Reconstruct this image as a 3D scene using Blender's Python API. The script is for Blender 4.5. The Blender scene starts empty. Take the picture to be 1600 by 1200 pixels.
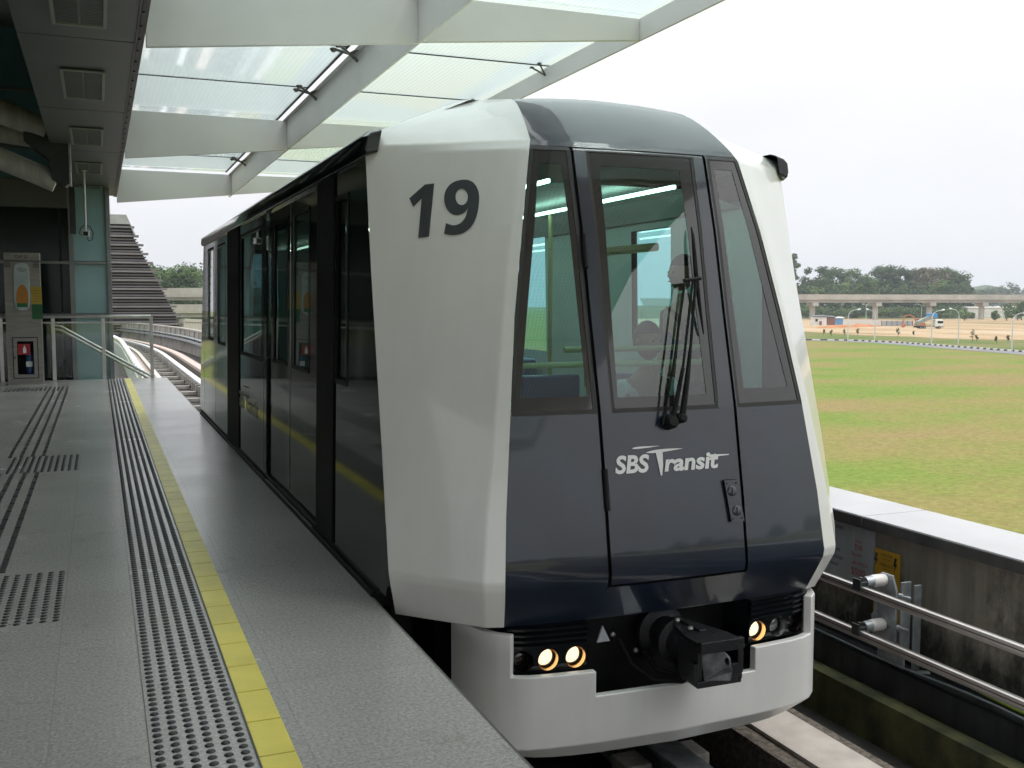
import bpy, bmesh, math, random
from math import sin, cos, pi, radians, sqrt, atan2
from mathutils import Vector, Matrix, noise as mnoise
R = random.Random(7)
S = bpy.context.scene
COL = S.collection

# ------------------------------------------------------------------ camera, world, sun, exposure
EYE = Vector((0, 0, 1.5))
FPX, PITCH, PSI = 1590.0, radians(4.495), radians(22.081)
cam_d = bpy.data.cameras.new("camera"); cam_d.sensor_width = 36; cam_d.lens = FPX / 1600 * 36
cam_d.clip_start = .05; cam_d.clip_end = 6000
cam = bpy.data.objects.new("camera", cam_d); COL.objects.link(cam)
cam.location = EYE; cam.rotation_euler = (pi / 2 - PITCH, 0, -PSI); S.camera = cam

SUN_EL, SUN_AZ = radians(62), radians(115)      # azimuth from +Y (north) clockwise
W = bpy.data.worlds.new("World"); S.world = W; W.use_nodes = True
nt = W.node_tree; nt.nodes.clear()
def wn(t, **k):
    n = nt.nodes.new(t)
    for a, b in k.items(): setattr(n, a, b)
    return n
wo = wn('ShaderNodeOutputWorld'); bg = wn('ShaderNodeBackground'); bg.inputs[1].default_value = .1
sky = wn('ShaderNodeTexSky', sky_type='NISHITA', sun_disc=False, sun_elevation=SUN_EL, sun_rotation=SUN_AZ,
         air_density=1.0, dust_density=4.0, ozone_density=1.0)
hsv = wn('ShaderNodeHueSaturation'); hsv.inputs['Saturation'].default_value = .3; hsv.inputs['Value'].default_value = .8
tc = wn('ShaderNodeTexCoord'); sx = wn('ShaderNodeSeparateXYZ')
ramp = wn('ShaderNodeValToRGB')                   # overcast: brighter towards the zenith
ramp.color_ramp.elements[0].position = 0.0; ramp.color_ramp.elements[0].color = (.375, .382, .40, 1)
ramp.color_ramp.elements[1].position = .75; ramp.color_ramp.elements[1].color = (1, 1, 1, 1)
e = ramp.color_ramp.elements.new(.18); e.color = (.42, .425, .435, 1)
e = ramp.color_ramp.elements.new(.45); e.color = (.70, .70, .705, 1)
nz = wn('ShaderNodeTexNoise'); nz.inputs['Scale'].default_value = 2.2; nz.inputs['Detail'].default_value = 5; nz.inputs['Distortion'].default_value = .4
cr = wn('ShaderNodeMapRange'); cr.inputs['From Min'].default_value = .3; cr.inputs['From Max'].default_value = .7
cr.inputs['To Min'].default_value = 25.0; cr.inputs['To Max'].default_value = 28.0
mp = wn('ShaderNodeMapping'); mp.inputs['Scale'].default_value = (1, 1, 3)
vm = wn('ShaderNodeMix', data_type='RGBA', blend_type='MULTIPLY'); vm.inputs[0].default_value = 1
mx = wn('ShaderNodeMix', data_type='RGBA'); mx.inputs[0].default_value = .85
L = nt.links.new
L(tc.outputs['Generated'], sx.inputs[0]); L(sx.outputs['Z'], ramp.inputs[0])
L(tc.outputs['Generated'], mp.inputs[0]); L(mp.outputs[0], nz.inputs['Vector']); L(nz.outputs['Fac'], cr.inputs[0])
L(ramp.outputs[0], vm.inputs[6]); L(cr.outputs[0], vm.inputs[7])
L(sky.outputs[0], hsv.inputs['Color']); L(hsv.outputs[0], mx.inputs[6]); L(vm.outputs[2], mx.inputs[7])
L(mx.outputs[2], bg.inputs[0]); L(bg.outputs[0], wo.inputs[0])

sl = bpy.data.lights.new("sun", 'SUN'); sl.energy = 1.2; sl.angle = radians(14); sl.color = (1, .96, .9)
sun = bpy.data.objects.new("sun", sl); COL.objects.link(sun)
sd = Vector((sin(SUN_AZ) * cos(SUN_EL), cos(SUN_AZ) * cos(SUN_EL), sin(SUN_EL)))
sun.rotation_euler = sd.to_track_quat('Z', 'Y').to_euler(); sun.location = (20, -20, 40)
S.view_settings.view_transform = 'Standard'; S.view_settings.look = 'None'
S.view_settings.gamma = 1; S.view_settings.exposure = 0.05
try: S.cycles.max_bounces = 8; S.cycles.transparent_max_bounces = 16; S.cycles.caustics_reflective = False; S.cycles.caustics_refractive = False
except Exception: pass

# ------------------------------------------------------------------ measuring helpers (real positions from the survey of the view)
FW = Vector((sin(PSI) * cos(PITCH), cos(PSI) * cos(PITCH), -sin(PITCH)))
RT = Vector((cos(PSI), -sin(PSI), 0)); UP = RT.cross(FW)
def ray(x, y): return FW + RT * ((x - 800) / FPX) + UP * ((600 - y) / FPX)
def onX(x, y, X): r = ray(x, y); return EYE + r * (X / r.x)
def onY(x, y, Y): r = ray(x, y); return EYE + r * (Y / r.y)
def onZ(x, y, Z): r = ray(x, y); return EYE + r * ((Z - EYE.z) / r.z)
def proj(p):
    d = Vector(p) - EYE; z = d.dot(FW)
    return 800 + FPX * d.dot(RT) / z, 600 - FPX * d.dot(UP) / z
def lerp(a, b, t): return a + (b - a) * t
def pw(tab, z):                                    # piecewise linear table
    if z <= tab[0][0]: return tab[0][1]
    for (a, u), (b, v) in zip(tab, tab[1:]):
        if z <= b: return u + (v - u) * (z - a) / (b - a)
    return tab[-1][1]

# ------------------------------------------------------------------ mesh helpers
class MB:
    def __init__(s): s.v = []; s.f = []
    def add(s, vs, fs):
        o = len(s.v); s.v += [tuple(p) for p in vs]; s.f += [tuple(i + o for i in f) for f in fs]; return s
    def box(s, a, b, M=None):
        x0, y0, z0 = a; x1, y1, z1 = b
        vs = [Vector(p) for p in ((x0,y0,z0),(x1,y0,z0),(x1,y1,z0),(x0,y1,z0),(x0,y0,z1),(x1,y0,z1),(x1,y1,z1),(x0,y1,z1))]
        if M: vs = [M @ p for p in vs]
        return s.add(vs, [(0,3,2,1),(4,5,6,7),(0,1,5,4),(1,2,6,5),(2,3,7,6),(3,0,4,7)])
    def prism(s, poly, vec):                       # poly: list of 3D points, extruded along vec
        n = len(poly); P = [Vector(p) for p in poly]; Q = [p + Vector(vec) for p in P]
        return s.add(P + Q, [tuple(range(n))[::-1], tuple(range(n, 2 * n))] + [(i, (i + 1) % n, n + (i + 1) % n, n + i) for i in range(n)])
    def tube(s, pts, r, n=10, cap=True):
        P = [Vector(p) for p in pts]; rs = r if isinstance(r, (list, tuple)) else [r] * len(P)
        vs = []; fs = []; ref = None
        for i, p in enumerate(P):
            t = (P[min(i + 1, len(P) - 1)] - P[max(i - 1, 0)]).normalized()
            if ref is None:
                ref = t.orthogonal().normalized()
            else:
                ref = (ref - t * ref.dot(t)).normalized()
            b = t.cross(ref)
            for k in range(n):
                a = 2 * pi * k / n; vs.append(p + ref * (cos(a) * rs[i]) + b * (sin(a) * rs[i]))
        for i in range(len(P) - 1):
            for k in range(n):
                fs.append((i * n + k, i * n + (k + 1) % n, (i + 1) * n + (k + 1) % n, (i + 1) * n + k))
        if cap: fs.append(tuple(range(n))[::-1]); fs.append(tuple((len(P) - 1) * n + k for k in range(n)))
        return s.add(vs, fs)
    def lathe(s, prof, c, axis, n=24, cap=True):   # prof: (distance along axis, radius)
        ax = Vector(axis).normalized(); return s.tube2([Vector(c) + ax * d for d, r in prof], [r for d, r in prof], ax, n, cap)
    def tube2(s, P, rs, ax, n, cap):
        ref = ax.orthogonal().normalized(); b = ax.cross(ref); vs = []; fs = []
        for p, r in zip(P, rs):
            for k in range(n):
                a = 2 * pi * k / n; vs.append(p + ref * (cos(a) * r) + b * (sin(a) * r))
        for i in range(len(P) - 1):
            for k in range(n): fs.append((i * n + k, i * n + (k + 1) % n, (i + 1) * n + (k + 1) % n, (i + 1) * n + k))
        if cap: fs.append(tuple(range(n))[::-1]); fs.append(tuple((len(P) - 1) * n + k for k in range(n)))
        return s.add(vs, fs)
    def quad(s, a, b, c, d): return s.add([a, b, c, d], [(0, 1, 2, 3)])
    def grid(s, fn, us, vs_):                      # fn(u,v) -> point
        n = len(vs_); V = [fn(u, v) for u in us for v in vs_]
        F = [(i * n + j, (i + 1) * n + j, (i + 1) * n + j + 1, i * n + j + 1) for i in range(len(us) - 1) for j in range(n - 1)]
        return s.add(V, F)
    def holes(s, fn, u0, u1, v0, v1, hs, nu=1, nv=1):   # rectangle minus rectangles, mapped by fn
        U = sorted(set([u0, u1] + [h[i] for h in hs for i in (0, 1)])); V = sorted(set([v0, v1] + [h[i] for h in hs for i in (2, 3)]))
        for a, b in zip(U, U[1:]):
            for c, d in zip(V, V[1:]):
                mu, mv = (a + b) / 2, (c + d) / 2
                if any(h[0] < mu < h[1] and h[2] < mv < h[3] for h in hs): continue
                s.grid(fn, [lerp(a, b, i / nu) for i in range(nu + 1)], [lerp(c, d, i / nv) for i in range(nv + 1)])
        return s
def origin_of(o):
    p = Vector((0, 0, 0))
    while o: p += o.location; o = o.parent
    return p
def obj(name, mb, m, parent=None, at=None, smooth=None, bevel=0, seg=2, solid=0, offs=-1, weld=False, bang=30):
    base = origin_of(parent) if parent else (Vector(at) if at is not None else Vector((0, 0, 0)))
    me = bpy.data.meshes.new(name)
    me.from_pydata([tuple(Vector(p) - base) for p in mb.v], [], mb.f)
    if weld:
        bm = bmesh.new(); bm.from_mesh(me); bmesh.ops.remove_doubles(bm, verts=bm.verts, dist=weld if weld is not True else 1e-4)
        bmesh.ops.recalc_face_normals(bm, faces=bm.faces); bm.to_mesh(me); bm.free()
    me.materials.append(m)
    o = bpy.data.objects.new(name, me); COL.objects.link(o)
    if parent: o.parent = parent
    elif at is not None: o.location = at
    if solid:
        md = o.modifiers.new("solid", 'SOLIDIFY'); md.thickness = solid; md.offset = offs; md.use_even_offset = True
    if bevel:
        md = o.modifiers.new("bevel", 'BEVEL'); md.width = bevel; md.segments = seg; md.limit_method = 'ANGLE'; md.angle_limit = radians(bang); md.harden_normals = True
        if smooth is None: smooth = 40
    if smooth is not None:
        for p in me.polygons: p.use_smooth = True
        me.set_sharp_from_angle(angle=radians(smooth))
    return o
def tag(o, label=None, cat=None, group=None, kind=None):
    if label: o['label'] = label
    if cat: o['category'] = cat
    if group: o['group'] = group
    if kind: o['kind'] = kind
    return o
def thing(name, label, cat, loc=(0, 0, 0), group=None):
    o = bpy.data.objects.new(name, None); COL.objects.link(o); o.location = loc; o.empty_display_size = .2
    return tag(o, label, cat, group)
def dup(root, loc, rotz=0, label=None, scale=None):
    def cp(o, par):
        c = o.copy(); COL.objects.link(c)
        if par: c.parent = par
        for ch in kids.get(o.name, []): cp(ch, c)
        return c
    kids = {}
    for o in COL.objects:
        if o.parent: kids.setdefault(o.parent.name, []).append(o)
    r = cp(root, None); r.location = loc; r.rotation_euler = (0, 0, rotz)
    if scale: r.scale = scale
    if label: r['label'] = label
    return r
def fill2d(loops):                                 # polygons with holes -> triangles (x, y)
    cu = bpy.data.curves.new("tmp", 'CURVE'); cu.dimensions = '2D'; cu.fill_mode = 'BOTH'
    for lp in loops:
        sp = cu.splines.new('POLY'); sp.points.add(len(lp) - 1); sp.use_cyclic_u = True
        for q, (x, y) in zip(sp.points, lp): q.co = (x, y, 0, 1)
    return _tomesh(cu)
def _tomesh(cu):
    ob = bpy.data.objects.new("tmp", cu); COL.objects.link(ob)
    dg = bpy.context.evaluated_depsgraph_get(); me = bpy.data.meshes.new_from_object(ob.evaluated_get(dg))
    vs = [(v.co.x, v.co.y) for v in me.vertices]; fs = [tuple(p.vertices) for p in me.polygons]
    bpy.data.objects.remove(ob); bpy.data.curves.remove(cu); bpy.data.meshes.remove(me)
    return vs, fs
def text2d(body, size=1.0, shear=0, offset=0, width=None, align='LEFT'):
    cu = bpy.data.curves.new("tmp", 'FONT'); cu.body = body; cu.size = size; cu.shear = shear; cu.offset = offset; cu.fill_mode = 'FRONT'; cu.resolution_u = 4
    vs, fs = _tomesh(cu)
    x0 = min(v[0] for v in vs); x1 = max(v[0] for v in vs); k = width / (x1 - x0) if width else 1
    sh = {'LEFT': 0, 'CENTER': -(x1 - x0) * k / 2}[align]
    return [((v[0] - x0) * k + sh, v[1]) for v in vs], fs
def subdivided(vs, fs): return vs, fs

# ------------------------------------------------------------------ materials
def mat(name, col, rough=.5, metal=0, var=.12, vscale=3.0, bump=0, bscale=40, coat=0, spec=.5, speck=None, streak=0, col2=None, emit=None, stretch=(1, 1, 1)):
    m = bpy.data.materials.new(name); m.use_nodes = True; t = m.node_tree; b = t.nodes['Principled BSDF']; lk = t.links.new
    N = lambda k: t.nodes.new(k)
    b.inputs['Roughness'].default_value = rough; b.inputs['Metallic'].default_value = metal
    b.inputs['Specular IOR Level'].default_value = spec; b.inputs['Coat Weight'].default_value = coat; b.inputs['Coat Roughness'].default_value = .04
    co = N('ShaderNodeTexCoord'); mp = N('ShaderNodeMapping'); mp.inputs['Scale'].default_value = stretch; lk(co.outputs['Object'], mp.inputs[0])
    n = N('ShaderNodeTexNoise'); n.inputs['Scale'].default_value = vscale; n.inputs['Detail'].default_value = 6; lk(mp.outputs[0], n.inputs['Vector'])
    mx = N('ShaderNodeMix'); mx.data_type = 'RGBA'
    c2 = col2 or tuple(c * (1 - var) for c in col); c1 = col if col2 else tuple(min(1, c * (1 + var)) for c in col)
    mx.inputs[6].default_value = (*c2, 1); mx.inputs[7].default_value = (*c1, 1)
    rg = N('ShaderNodeMapRange'); rg.inputs[1].default_value = .35; rg.inputs[2].default_value = .65; lk(n.outputs['Fac'], rg.inputs[0]); lk(rg.outputs[0], mx.inputs[0])
    out = mx.outputs[2]
    if speck:                                      # (scale, amount): granite-like grains
        w = N('ShaderNodeTexNoise'); w.inputs['Scale'].default_value = speck[0]; w.inputs['Detail'].default_value = 9; w.inputs['Roughness'].default_value = .85; lk(co.outputs['Object'], w.inputs['Vector'])
        r2 = N('ShaderNodeMapRange'); r2.inputs[1].default_value = .35; r2.inputs[2].default_value = .65; r2.inputs[3].default_value = 1 - speck[1]; r2.inputs[4].default_value = 1 + speck[1]
        lk(w.outputs['Fac'], r2.inputs[0]); m2 = N('ShaderNodeMix'); m2.data_type = 'RGBA'; m2.blend_type = 'MULTIPLY'; m2.inputs[0].default_value = 1
        lk(out, m2.inputs[6]); lk(r2.outputs[0], m2.inputs[7]); out = m2.outputs[2]
    if streak:                                     # run-off streaks with a shape of their own
        mp2 = N('ShaderNodeMapping'); mp2.inputs['Scale'].default_value = (5, 5, .35); lk(co.outputs['Object'], mp2.inputs[0])
        w = N('ShaderNodeTexNoise'); w.inputs['Scale'].default_value = 1.6; w.inputs['Detail'].default_value = 7; w.inputs['Roughness'].default_value = .65; lk(mp2.outputs[0], w.inputs['Vector'])
        r2 = N('ShaderNodeMapRange'); r2.inputs[1].default_value = .38; r2.inputs[2].default_value = .6; r2.inputs[3].default_value = 1 - streak; r2.inputs[4].default_value = 1; lk(w.outputs['Fac'], r2.inputs[0])
        m2 = N('ShaderNodeMix'); m2.data_type = 'RGBA'; m2.blend_type = 'MULTIPLY'; m2.inputs[0].default_value = 1; lk(out, m2.inputs[6]); lk(r2.outputs[0], m2.inputs[7]); out = m2.outputs[2]
    lk(out, b.inputs['Base Color'])
    if bump:
        w = N('ShaderNodeTexNoise'); w.inputs['Scale'].default_value = bscale; w.inputs['Detail'].default_value = 3; lk(co.outputs['Object'], w.inputs['Vector'])
        bp = N('ShaderNodeBump'); bp.inputs['Strength'].default_value = bump; bp.inputs['Distance'].default_value = .02; lk(w.outputs['Fac'], bp.inputs['Height']); lk(bp.outputs[0], b.inputs['Normal'])
    if emit: b.inputs['Emission Color'].default_value = (*emit[:3], 1); b.inputs['Emission Strength'].default_value = emit[3]
    return m
def glass(name, tint, refl=1.45, rough=.02, body=0, bodycol=(.6, .8, .78), stripes=0, bump=0):
    """clear tinted pane: transparent + fresnel reflection (+ a share of milky body)"""
    m = bpy.data.materials.new(name); m.use_nodes = True; t = m.node_tree; t.nodes.clear(); lk = t.links.new; N = lambda k: t.nodes.new(k)
    o = N('ShaderNodeOutputMaterial'); tr = N('ShaderNodeBsdfTransparent'); tr.inputs[0].default_value = (*tint, 1)
    gl = N('ShaderNodeBsdfGlossy'); gl.inputs['Roughness'].default_value = rough; gl.inputs[0].default_value = (1, 1, 1, 1)
    fr = N('ShaderNodeFresnel'); ge = N('ShaderNodeNewGeometry'); iv = N('ShaderNodeMix'); iv.data_type = 'FLOAT'; iv.inputs[2].default_value = refl; iv.inputs[3].default_value = 1 / refl
    lk(ge.outputs['Backfacing'], iv.inputs[0]); lk(iv.outputs[0], fr.inputs[0]); mx = N('ShaderNodeMixShader'); base = tr.outputs[0]
    co = N('ShaderNodeTexCoord')
    if body:
        df = N('ShaderNodeBsdfDiffuse'); df.inputs[0].default_value = (*bodycol, 1); tl = N('ShaderNodeBsdfTranslucent'); tl.inputs[0].default_value = (*bodycol, 1)
        ad = N('ShaderNodeMixShader'); ad.inputs[0].default_value = .6; lk(df.outputs[0], ad.inputs[1]); lk(tl.outputs[0], ad.inputs[2])
        m2 = N('ShaderNodeMixShader'); m2.inputs[0].default_value = body; lk(tr.outputs[0], m2.inputs[1]); lk(ad.outputs[0], m2.inputs[2]); base = m2.outputs[0]
        if stripes:
            w = N('ShaderNodeTexWave'); w.wave_type = 'BANDS'; w.bands_direction = 'X'; w.inputs['Scale'].default_value = stripes; lk(co.outputs['Object'], w.inputs['Vector'])
            r = N('ShaderNodeMapRange'); r.inputs[1].default_value = .35; r.inputs[2].default_value = .65; r.inputs[3].default_value = body * .95; r.inputs[4].default_value = min(1, body * 1.05)
            lk(w.outputs['Fac'], r.inputs[0]); lk(r.outputs[0], m2.inputs[0])
    if bump:
        w = N('ShaderNodeTexNoise'); w.inputs['Scale'].default_value = .8; lk(co.outputs['Object'], w.inputs['Vector']); bp = N('ShaderNodeBump'); bp.inputs['Strength'].default_value = bump; bp.inputs['Distance'].default_value = .02
        lk(w.outputs['Fac'], bp.inputs['Height']); lk(bp.outputs[0], gl.inputs['Normal'])
    lk(fr.outputs[0], mx.inputs[0]); lk(base, mx.inputs[1]); lk(gl.outputs[0], mx.inputs[2]); lk(mx.outputs[0], o.inputs[0])
    return m
def leafmat(name, c1, c2, scale=.12):
    m = bpy.data.materials.new(name); m.use_nodes = True; t = m.node_tree; b = t.nodes['Principled BSDF']; lk = t.links.new; N = lambda k: t.nodes.new(k)
    co = N('ShaderNodeTexCoord'); n = N('ShaderNodeTexNoise'); n.inputs['Scale'].default_value = scale; n.inputs['Detail'].default_value = 4; lk(co.outputs['Object'], n.inputs['Vector'])
    inf = N('ShaderNodeObjectInfo'); ad = N('ShaderNodeMath'); ad.operation = 'MULTIPLY_ADD'; ad.inputs[1].default_value = .45; lk(inf.outputs['Random'], ad.inputs[0]); lk(n.outputs['Fac'], ad.inputs[2])
    rg = N('ShaderNodeMapRange'); rg.inputs[1].default_value = .4; rg.inputs[2].default_value = 1.0; lk(ad.outputs[0], rg.inputs[0])
    mx = N('ShaderNodeMix'); mx.data_type = 'RGBA'; mx.inputs[6].default_value = (*c1, 1); mx.inputs[7].default_value = (*c2, 1); lk(rg.outputs[0], mx.inputs[0]); lk(mx.outputs[2], b.inputs['Base Color'])
    b.inputs['Roughness'].default_value = .7; b.inputs['Specular IOR Level'].default_value = .2
    return m
M = dict(
    white=mat('white paint', (.78, .78, .75), .28, var=.03, vscale=1.2, coat=.5, streak=.03, bump=.015, bscale=6),
    whiteb=mat('white bumper paint', (.76, .76, .75), .3, streak=.035, var=.05, vscale=2.5, coat=.35, bump=.02, bscale=6),
    navy=mat('navy paint', (.010, .017, .032), .3, var=.25, vscale=2, coat=.7, bump=.012, bscale=3),
    black=mat('black rubber', (.010, .010, .011), .55, var=.3, spec=.2),
    gloss=mat('black gloss panel', (.008, .011, .013), .07, var=.2, coat=.2),
    frit=mat('ceramic frit', (.012, .011, .011), .18, var=.15, coat=.6),
    gasket=mat('gasket', (.02, .019, .018), .5, var=.2),
    grey=mat('grey lettering', (.055, .065, .07), .45, var=.1),
    decal=mat('pale lettering', (.78, .79, .80), .4, var=.05),
    glassf=glass('teal windshield', (.48, .84, .86), 1.8, .015),
    glassd=glass('dark side glass', (.10, .15, .15), 1.7, .012),
    glasss=glass('side glass', (.58, .78, .76), 1.8, .015),
    iron=mat('cast coupler iron', (.020, .021, .024), .42, metal=.35, var=.4, vscale=9, bump=.2, bscale=60),
    steel=mat('stainless', (.50, .49, .46), .30, metal=.9, var=.12, vscale=4, bump=.02, bscale=90),
    brushed=mat('brushed cabinet steel', (.27, .255, .23), .42, metal=.55, var=.12, vscale=3, stretch=(1, 1, 8)),
    galv=mat('galvanised steel', (.33, .36, .38), .45, metal=.5, var=.25, vscale=12),
    alum=mat('aluminium rail', (.50, .475, .46), .42, metal=.7, var=.12, vscale=5),
    chrome=mat('bright insulator cap', (.75, .77, .78), .15, metal=.9, var=.1),
    porcelain=mat('porcelain', (.72, .70, .68), .3, var=.08),
    gold=mat('lamp reflector', (.95, .62, .28), .25, metal=1, var=.05),
    lens=mat('lit lamp lens', (.9, .8, .6), .2, emit=(1, .80, .54, 1.25)),
    lensoff=mat('unlit lamp lens', (.35, .37, .36), .08, metal=.6, coat=1),
    lensred=mat('dark red lens', (.012, .005, .005), .12, coat=1),
    granite=None,
    yellow=mat('yellow tile', (.84, .72, .13), .38, var=.1, vscale=2.5, speck=(220, .08)),
    stud=mat('dark studs', (.040, .039, .042), .5, var=.2),
    grout=mat('floor edge trim', (.12, .12, .11), .5),
    soffit=mat('grey ceiling panel', (.115, .118, .11), .45, metal=.2, var=.06, vscale=1.5),
    seam=mat('dark seam', (.012, .012, .012), .7),
    vent=mat('vent frame', (.30, .30, .25), .5, var=.08),
    fascia=mat('dark fascia', (.020, .022, .024), .45, var=.2),
    canopy=mat('canopy paint', (.62, .61, .59), .45, var=.05, vscale=.9, bump=.01, bscale=4),
    roofglass=glass('frosted roof glass', (.885, .95, .95), 1.32, .04, body=.45, bodycol=(.84, .90, .905), stripes=5.0),
    spider=mat('spider fitting', (.17, .165, .14), .45, metal=.7, var=.3),
    tealpane=mat('teal frosted pane', (.23, .37, .38), .3, var=.08, vscale=1.5, coat=.2),
    tealdark=mat('teal clerestory pane', (.14, .30, .31), .3, var=.15, vscale=.7, coat=.5),
    darkglass=mat('dark glazing', (.010, .016, .016), .12, var=.4, vscale=.8, spec=.25),
    mull=mat('mullion', (.22, .23, .23), .4, metal=.5),
    pipe=mat('painted pipe', (.56, .55, .50), .35, var=.08, streak=.25),
    darksteel=mat('dark steel bracket', (.028, .032, .034), .4, var=.3),
    clear=glass('balustrade glass', (.93, .955, .945), 1.45, .01),
    concrete=mat('concrete', (.36, .34, .31), .8, var=.18, vscale=1.5, bump=.15, bscale=30, streak=.35),
    stained=None,
    coping=mat('coping granite', (.46, .46, .48), .45, var=.06, vscale=2, speck=(260, .10)),
    copshade=mat('shade-dark coping edge', (.075, .072, .072), .7, var=.25, vscale=3, streak=.3),  # dark tone paints in the shade on the coping's inner face, with streaks
    run=mat('running strip', (.50, .46, .42), .8, var=.12, vscale=6, bump=.1, bscale=60),
    runpink=mat('far running strip', (.48, .38, .34), .8, var=.12, vscale=2),
    gravel=mat('exposed aggregate', (.14, .12, .10), .9, var=.4, vscale=30, speck=(90, .5), bump=.6, bscale=80),
    bed=mat('track bed', (.045, .042, .038), .9, var=.35, vscale=2, bump=.3, bscale=20),
    moss=mat('mossy kerb', (.15, .145, .06), .9, col2=(.05, .055, .03), vscale=4, bump=.3, bscale=40),
    beam=mat('guide beam steel', (.045, .05, .055), .45, metal=.3, var=.3, vscale=3, streak=.4),
    cablegrn=mat('green cable', (.22, .33, .02), .5),
    cablegry=mat('grey cable', (.22, .25, .26), .4),
    signw=mat('grey sign plate', (.40, .42, .45), .35, var=.05, streak=.15),
    signy=mat('yellow sign plate', (.66, .36, .02), .4, var=.06, streak=.12),
    red=mat('red print', (.42, .03, .04), .5), ink=mat('black print', (.02, .02, .02), .5),
    interior=mat('train interior lining', (.62, .66, .66), .5, var=.06),
    floorin=mat('train floor', (.07, .08, .08), .6),
    seat=mat('blue seat', (.04, .10, .26), .35, var=.1, coat=.3),
    pole=mat('grab rail', (.45, .42, .22), .35, metal=.3),
    striplight=mat('train strip light', (.8, .9, .6), .4, emit=(.84, 1.0, .78, 7.0)),
    skin=mat('skin', (.30, .17, .11), .5, var=.06), hair=mat('hair', (.012, .011, .011), .5), shirt=mat('white shirt', (.62, .66, .66), .7), stripe=mat('dark shirt', (.05, .06, .09), .7), trousers=mat('dark trousers', (.03, .035, .05), .8),
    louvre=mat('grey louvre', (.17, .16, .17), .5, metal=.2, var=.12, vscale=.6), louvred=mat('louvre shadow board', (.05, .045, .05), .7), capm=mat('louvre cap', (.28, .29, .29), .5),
    trunk=mat('bark', (.09, .07, .055), .9, var=.3, vscale=2), lamp=mat('lamp post', (.55, .57, .57), .4, metal=.3), lamph=mat('lamp head', (.62, .64, .64), .4),
    truckw=mat('truck cab paint', (.68, .69, .63), .4), truckg=mat('tipper body', (.20, .23, .21), .6, var=.2, vscale=1), truckb=mat('blue tarp', (.05, .22, .52), .6), tyre=mat('tyre', (.02, .02, .02), .8), rust=mat('orange machine paint', (.42, .13, .04), .6, var=.25, vscale=.8),
    wall1=mat('site shed white', (.62, .60, .57), .7, var=.1, vscale=.5), wall2=mat('site shed brown', (.22, .09, .06), .7), wall3=mat('site shed blue', (.12, .30, .55), .6), roofd=mat('shed roof', (.09, .10, .12), .6), hoard=mat('white hoarding', (.58, .55, .51), .7, var=.06, vscale=.3), hoardg=mat('grey hoarding', (.33, .34, .36), .7),
    soil=mat('red soil', (.36, .15, .055), .95, var=.2, vscale=.3), kerbm=None)

# floor: large granite slabs, fine grain, thin joints
def granite():
    m = mat('platform granite', (.425, .41, .395), .17, var=.05, vscale=.8, speck=(70, .45), spec=.5); t = m.node_tree; b = t.nodes['Principled BSDF']; lk = t.links.new
    src = b.inputs['Base Color'].links[0].from_socket
    co = t.nodes.new('ShaderNodeTexCoord'); br = t.nodes.new('ShaderNodeTexBrick'); br.offset = 0; br.inputs['Scale'].default_value = 1
    br.inputs['Color1'].default_value = (1, 1, 1, 1); br.inputs['Color2'].default_value = (.95, .95, .955, 1); br.inputs['Mortar'].default_value = (.82, .82, .81, 1)
    br.inputs['Mortar Size'].default_value = .003; br.inputs['Mortar Smooth'].default_value = .3; br.inputs['Brick Width'].default_value = .82; br.inputs['Row Height'].default_value = .82
    mp = t.nodes.new('ShaderNodeMapping'); mp.inputs['Location'].default_value = (.20, .1, 0); lk(co.outputs['Object'], mp.inputs[0]); lk(mp.outputs[0], br.inputs['Vector'])
    m2 = t.nodes.new('ShaderNodeMix'); m2.data_type = 'RGBA'; m2.blend_type = 'MULTIPLY'; m2.inputs[0].default_value = 1; lk(src, m2.inputs[6]); lk(br.outputs['Color'], m2.inputs[7]); lk(m2.outputs[2], b.inputs['Base Color'])
    w = t.nodes.new('ShaderNodeTexNoise'); w.inputs['Scale'].default_value = 4.5; w.inputs['Detail'].default_value = 8; w.inputs['Roughness'].default_value = .7; w.inputs['Distortion'].default_value = .8; lk(co.outputs['Object'], w.inputs['Vector'])
    q = t.nodes.new('ShaderNodeMapRange'); q.inputs[1].default_value = .58; q.inputs[2].default_value = .72; lk(w.outputs['Fac'], q.inputs[0])
    m3 = t.nodes.new('ShaderNodeMix'); m3.data_type = 'RGBA'; m3.blend_type = 'MULTIPLY'; m3.inputs[7].default_value = (.80, .77, .72, 1); lk(q.outputs[0], m3.inputs[0]); lk(m2.outputs[2], m3.inputs[6]); lk(m3.outputs[2], b.inputs['Base Color'])     # scuffs and spills
    n = t.nodes.new('ShaderNodeTexNoise'); n.inputs['Scale'].default_value = 1.3; n.inputs['Detail'].default_value = 5; lk(co.outputs['Object'], n.inputs['Vector'])
    r = t.nodes.new('ShaderNodeMapRange'); r.inputs[3].default_value = .14; r.inputs[4].default_value = .34; lk(n.outputs['Fac'], r.inputs[0]); lk(r.outputs[0], b.inputs['Roughness'])
    return m
M['granite'] = granite()
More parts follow.
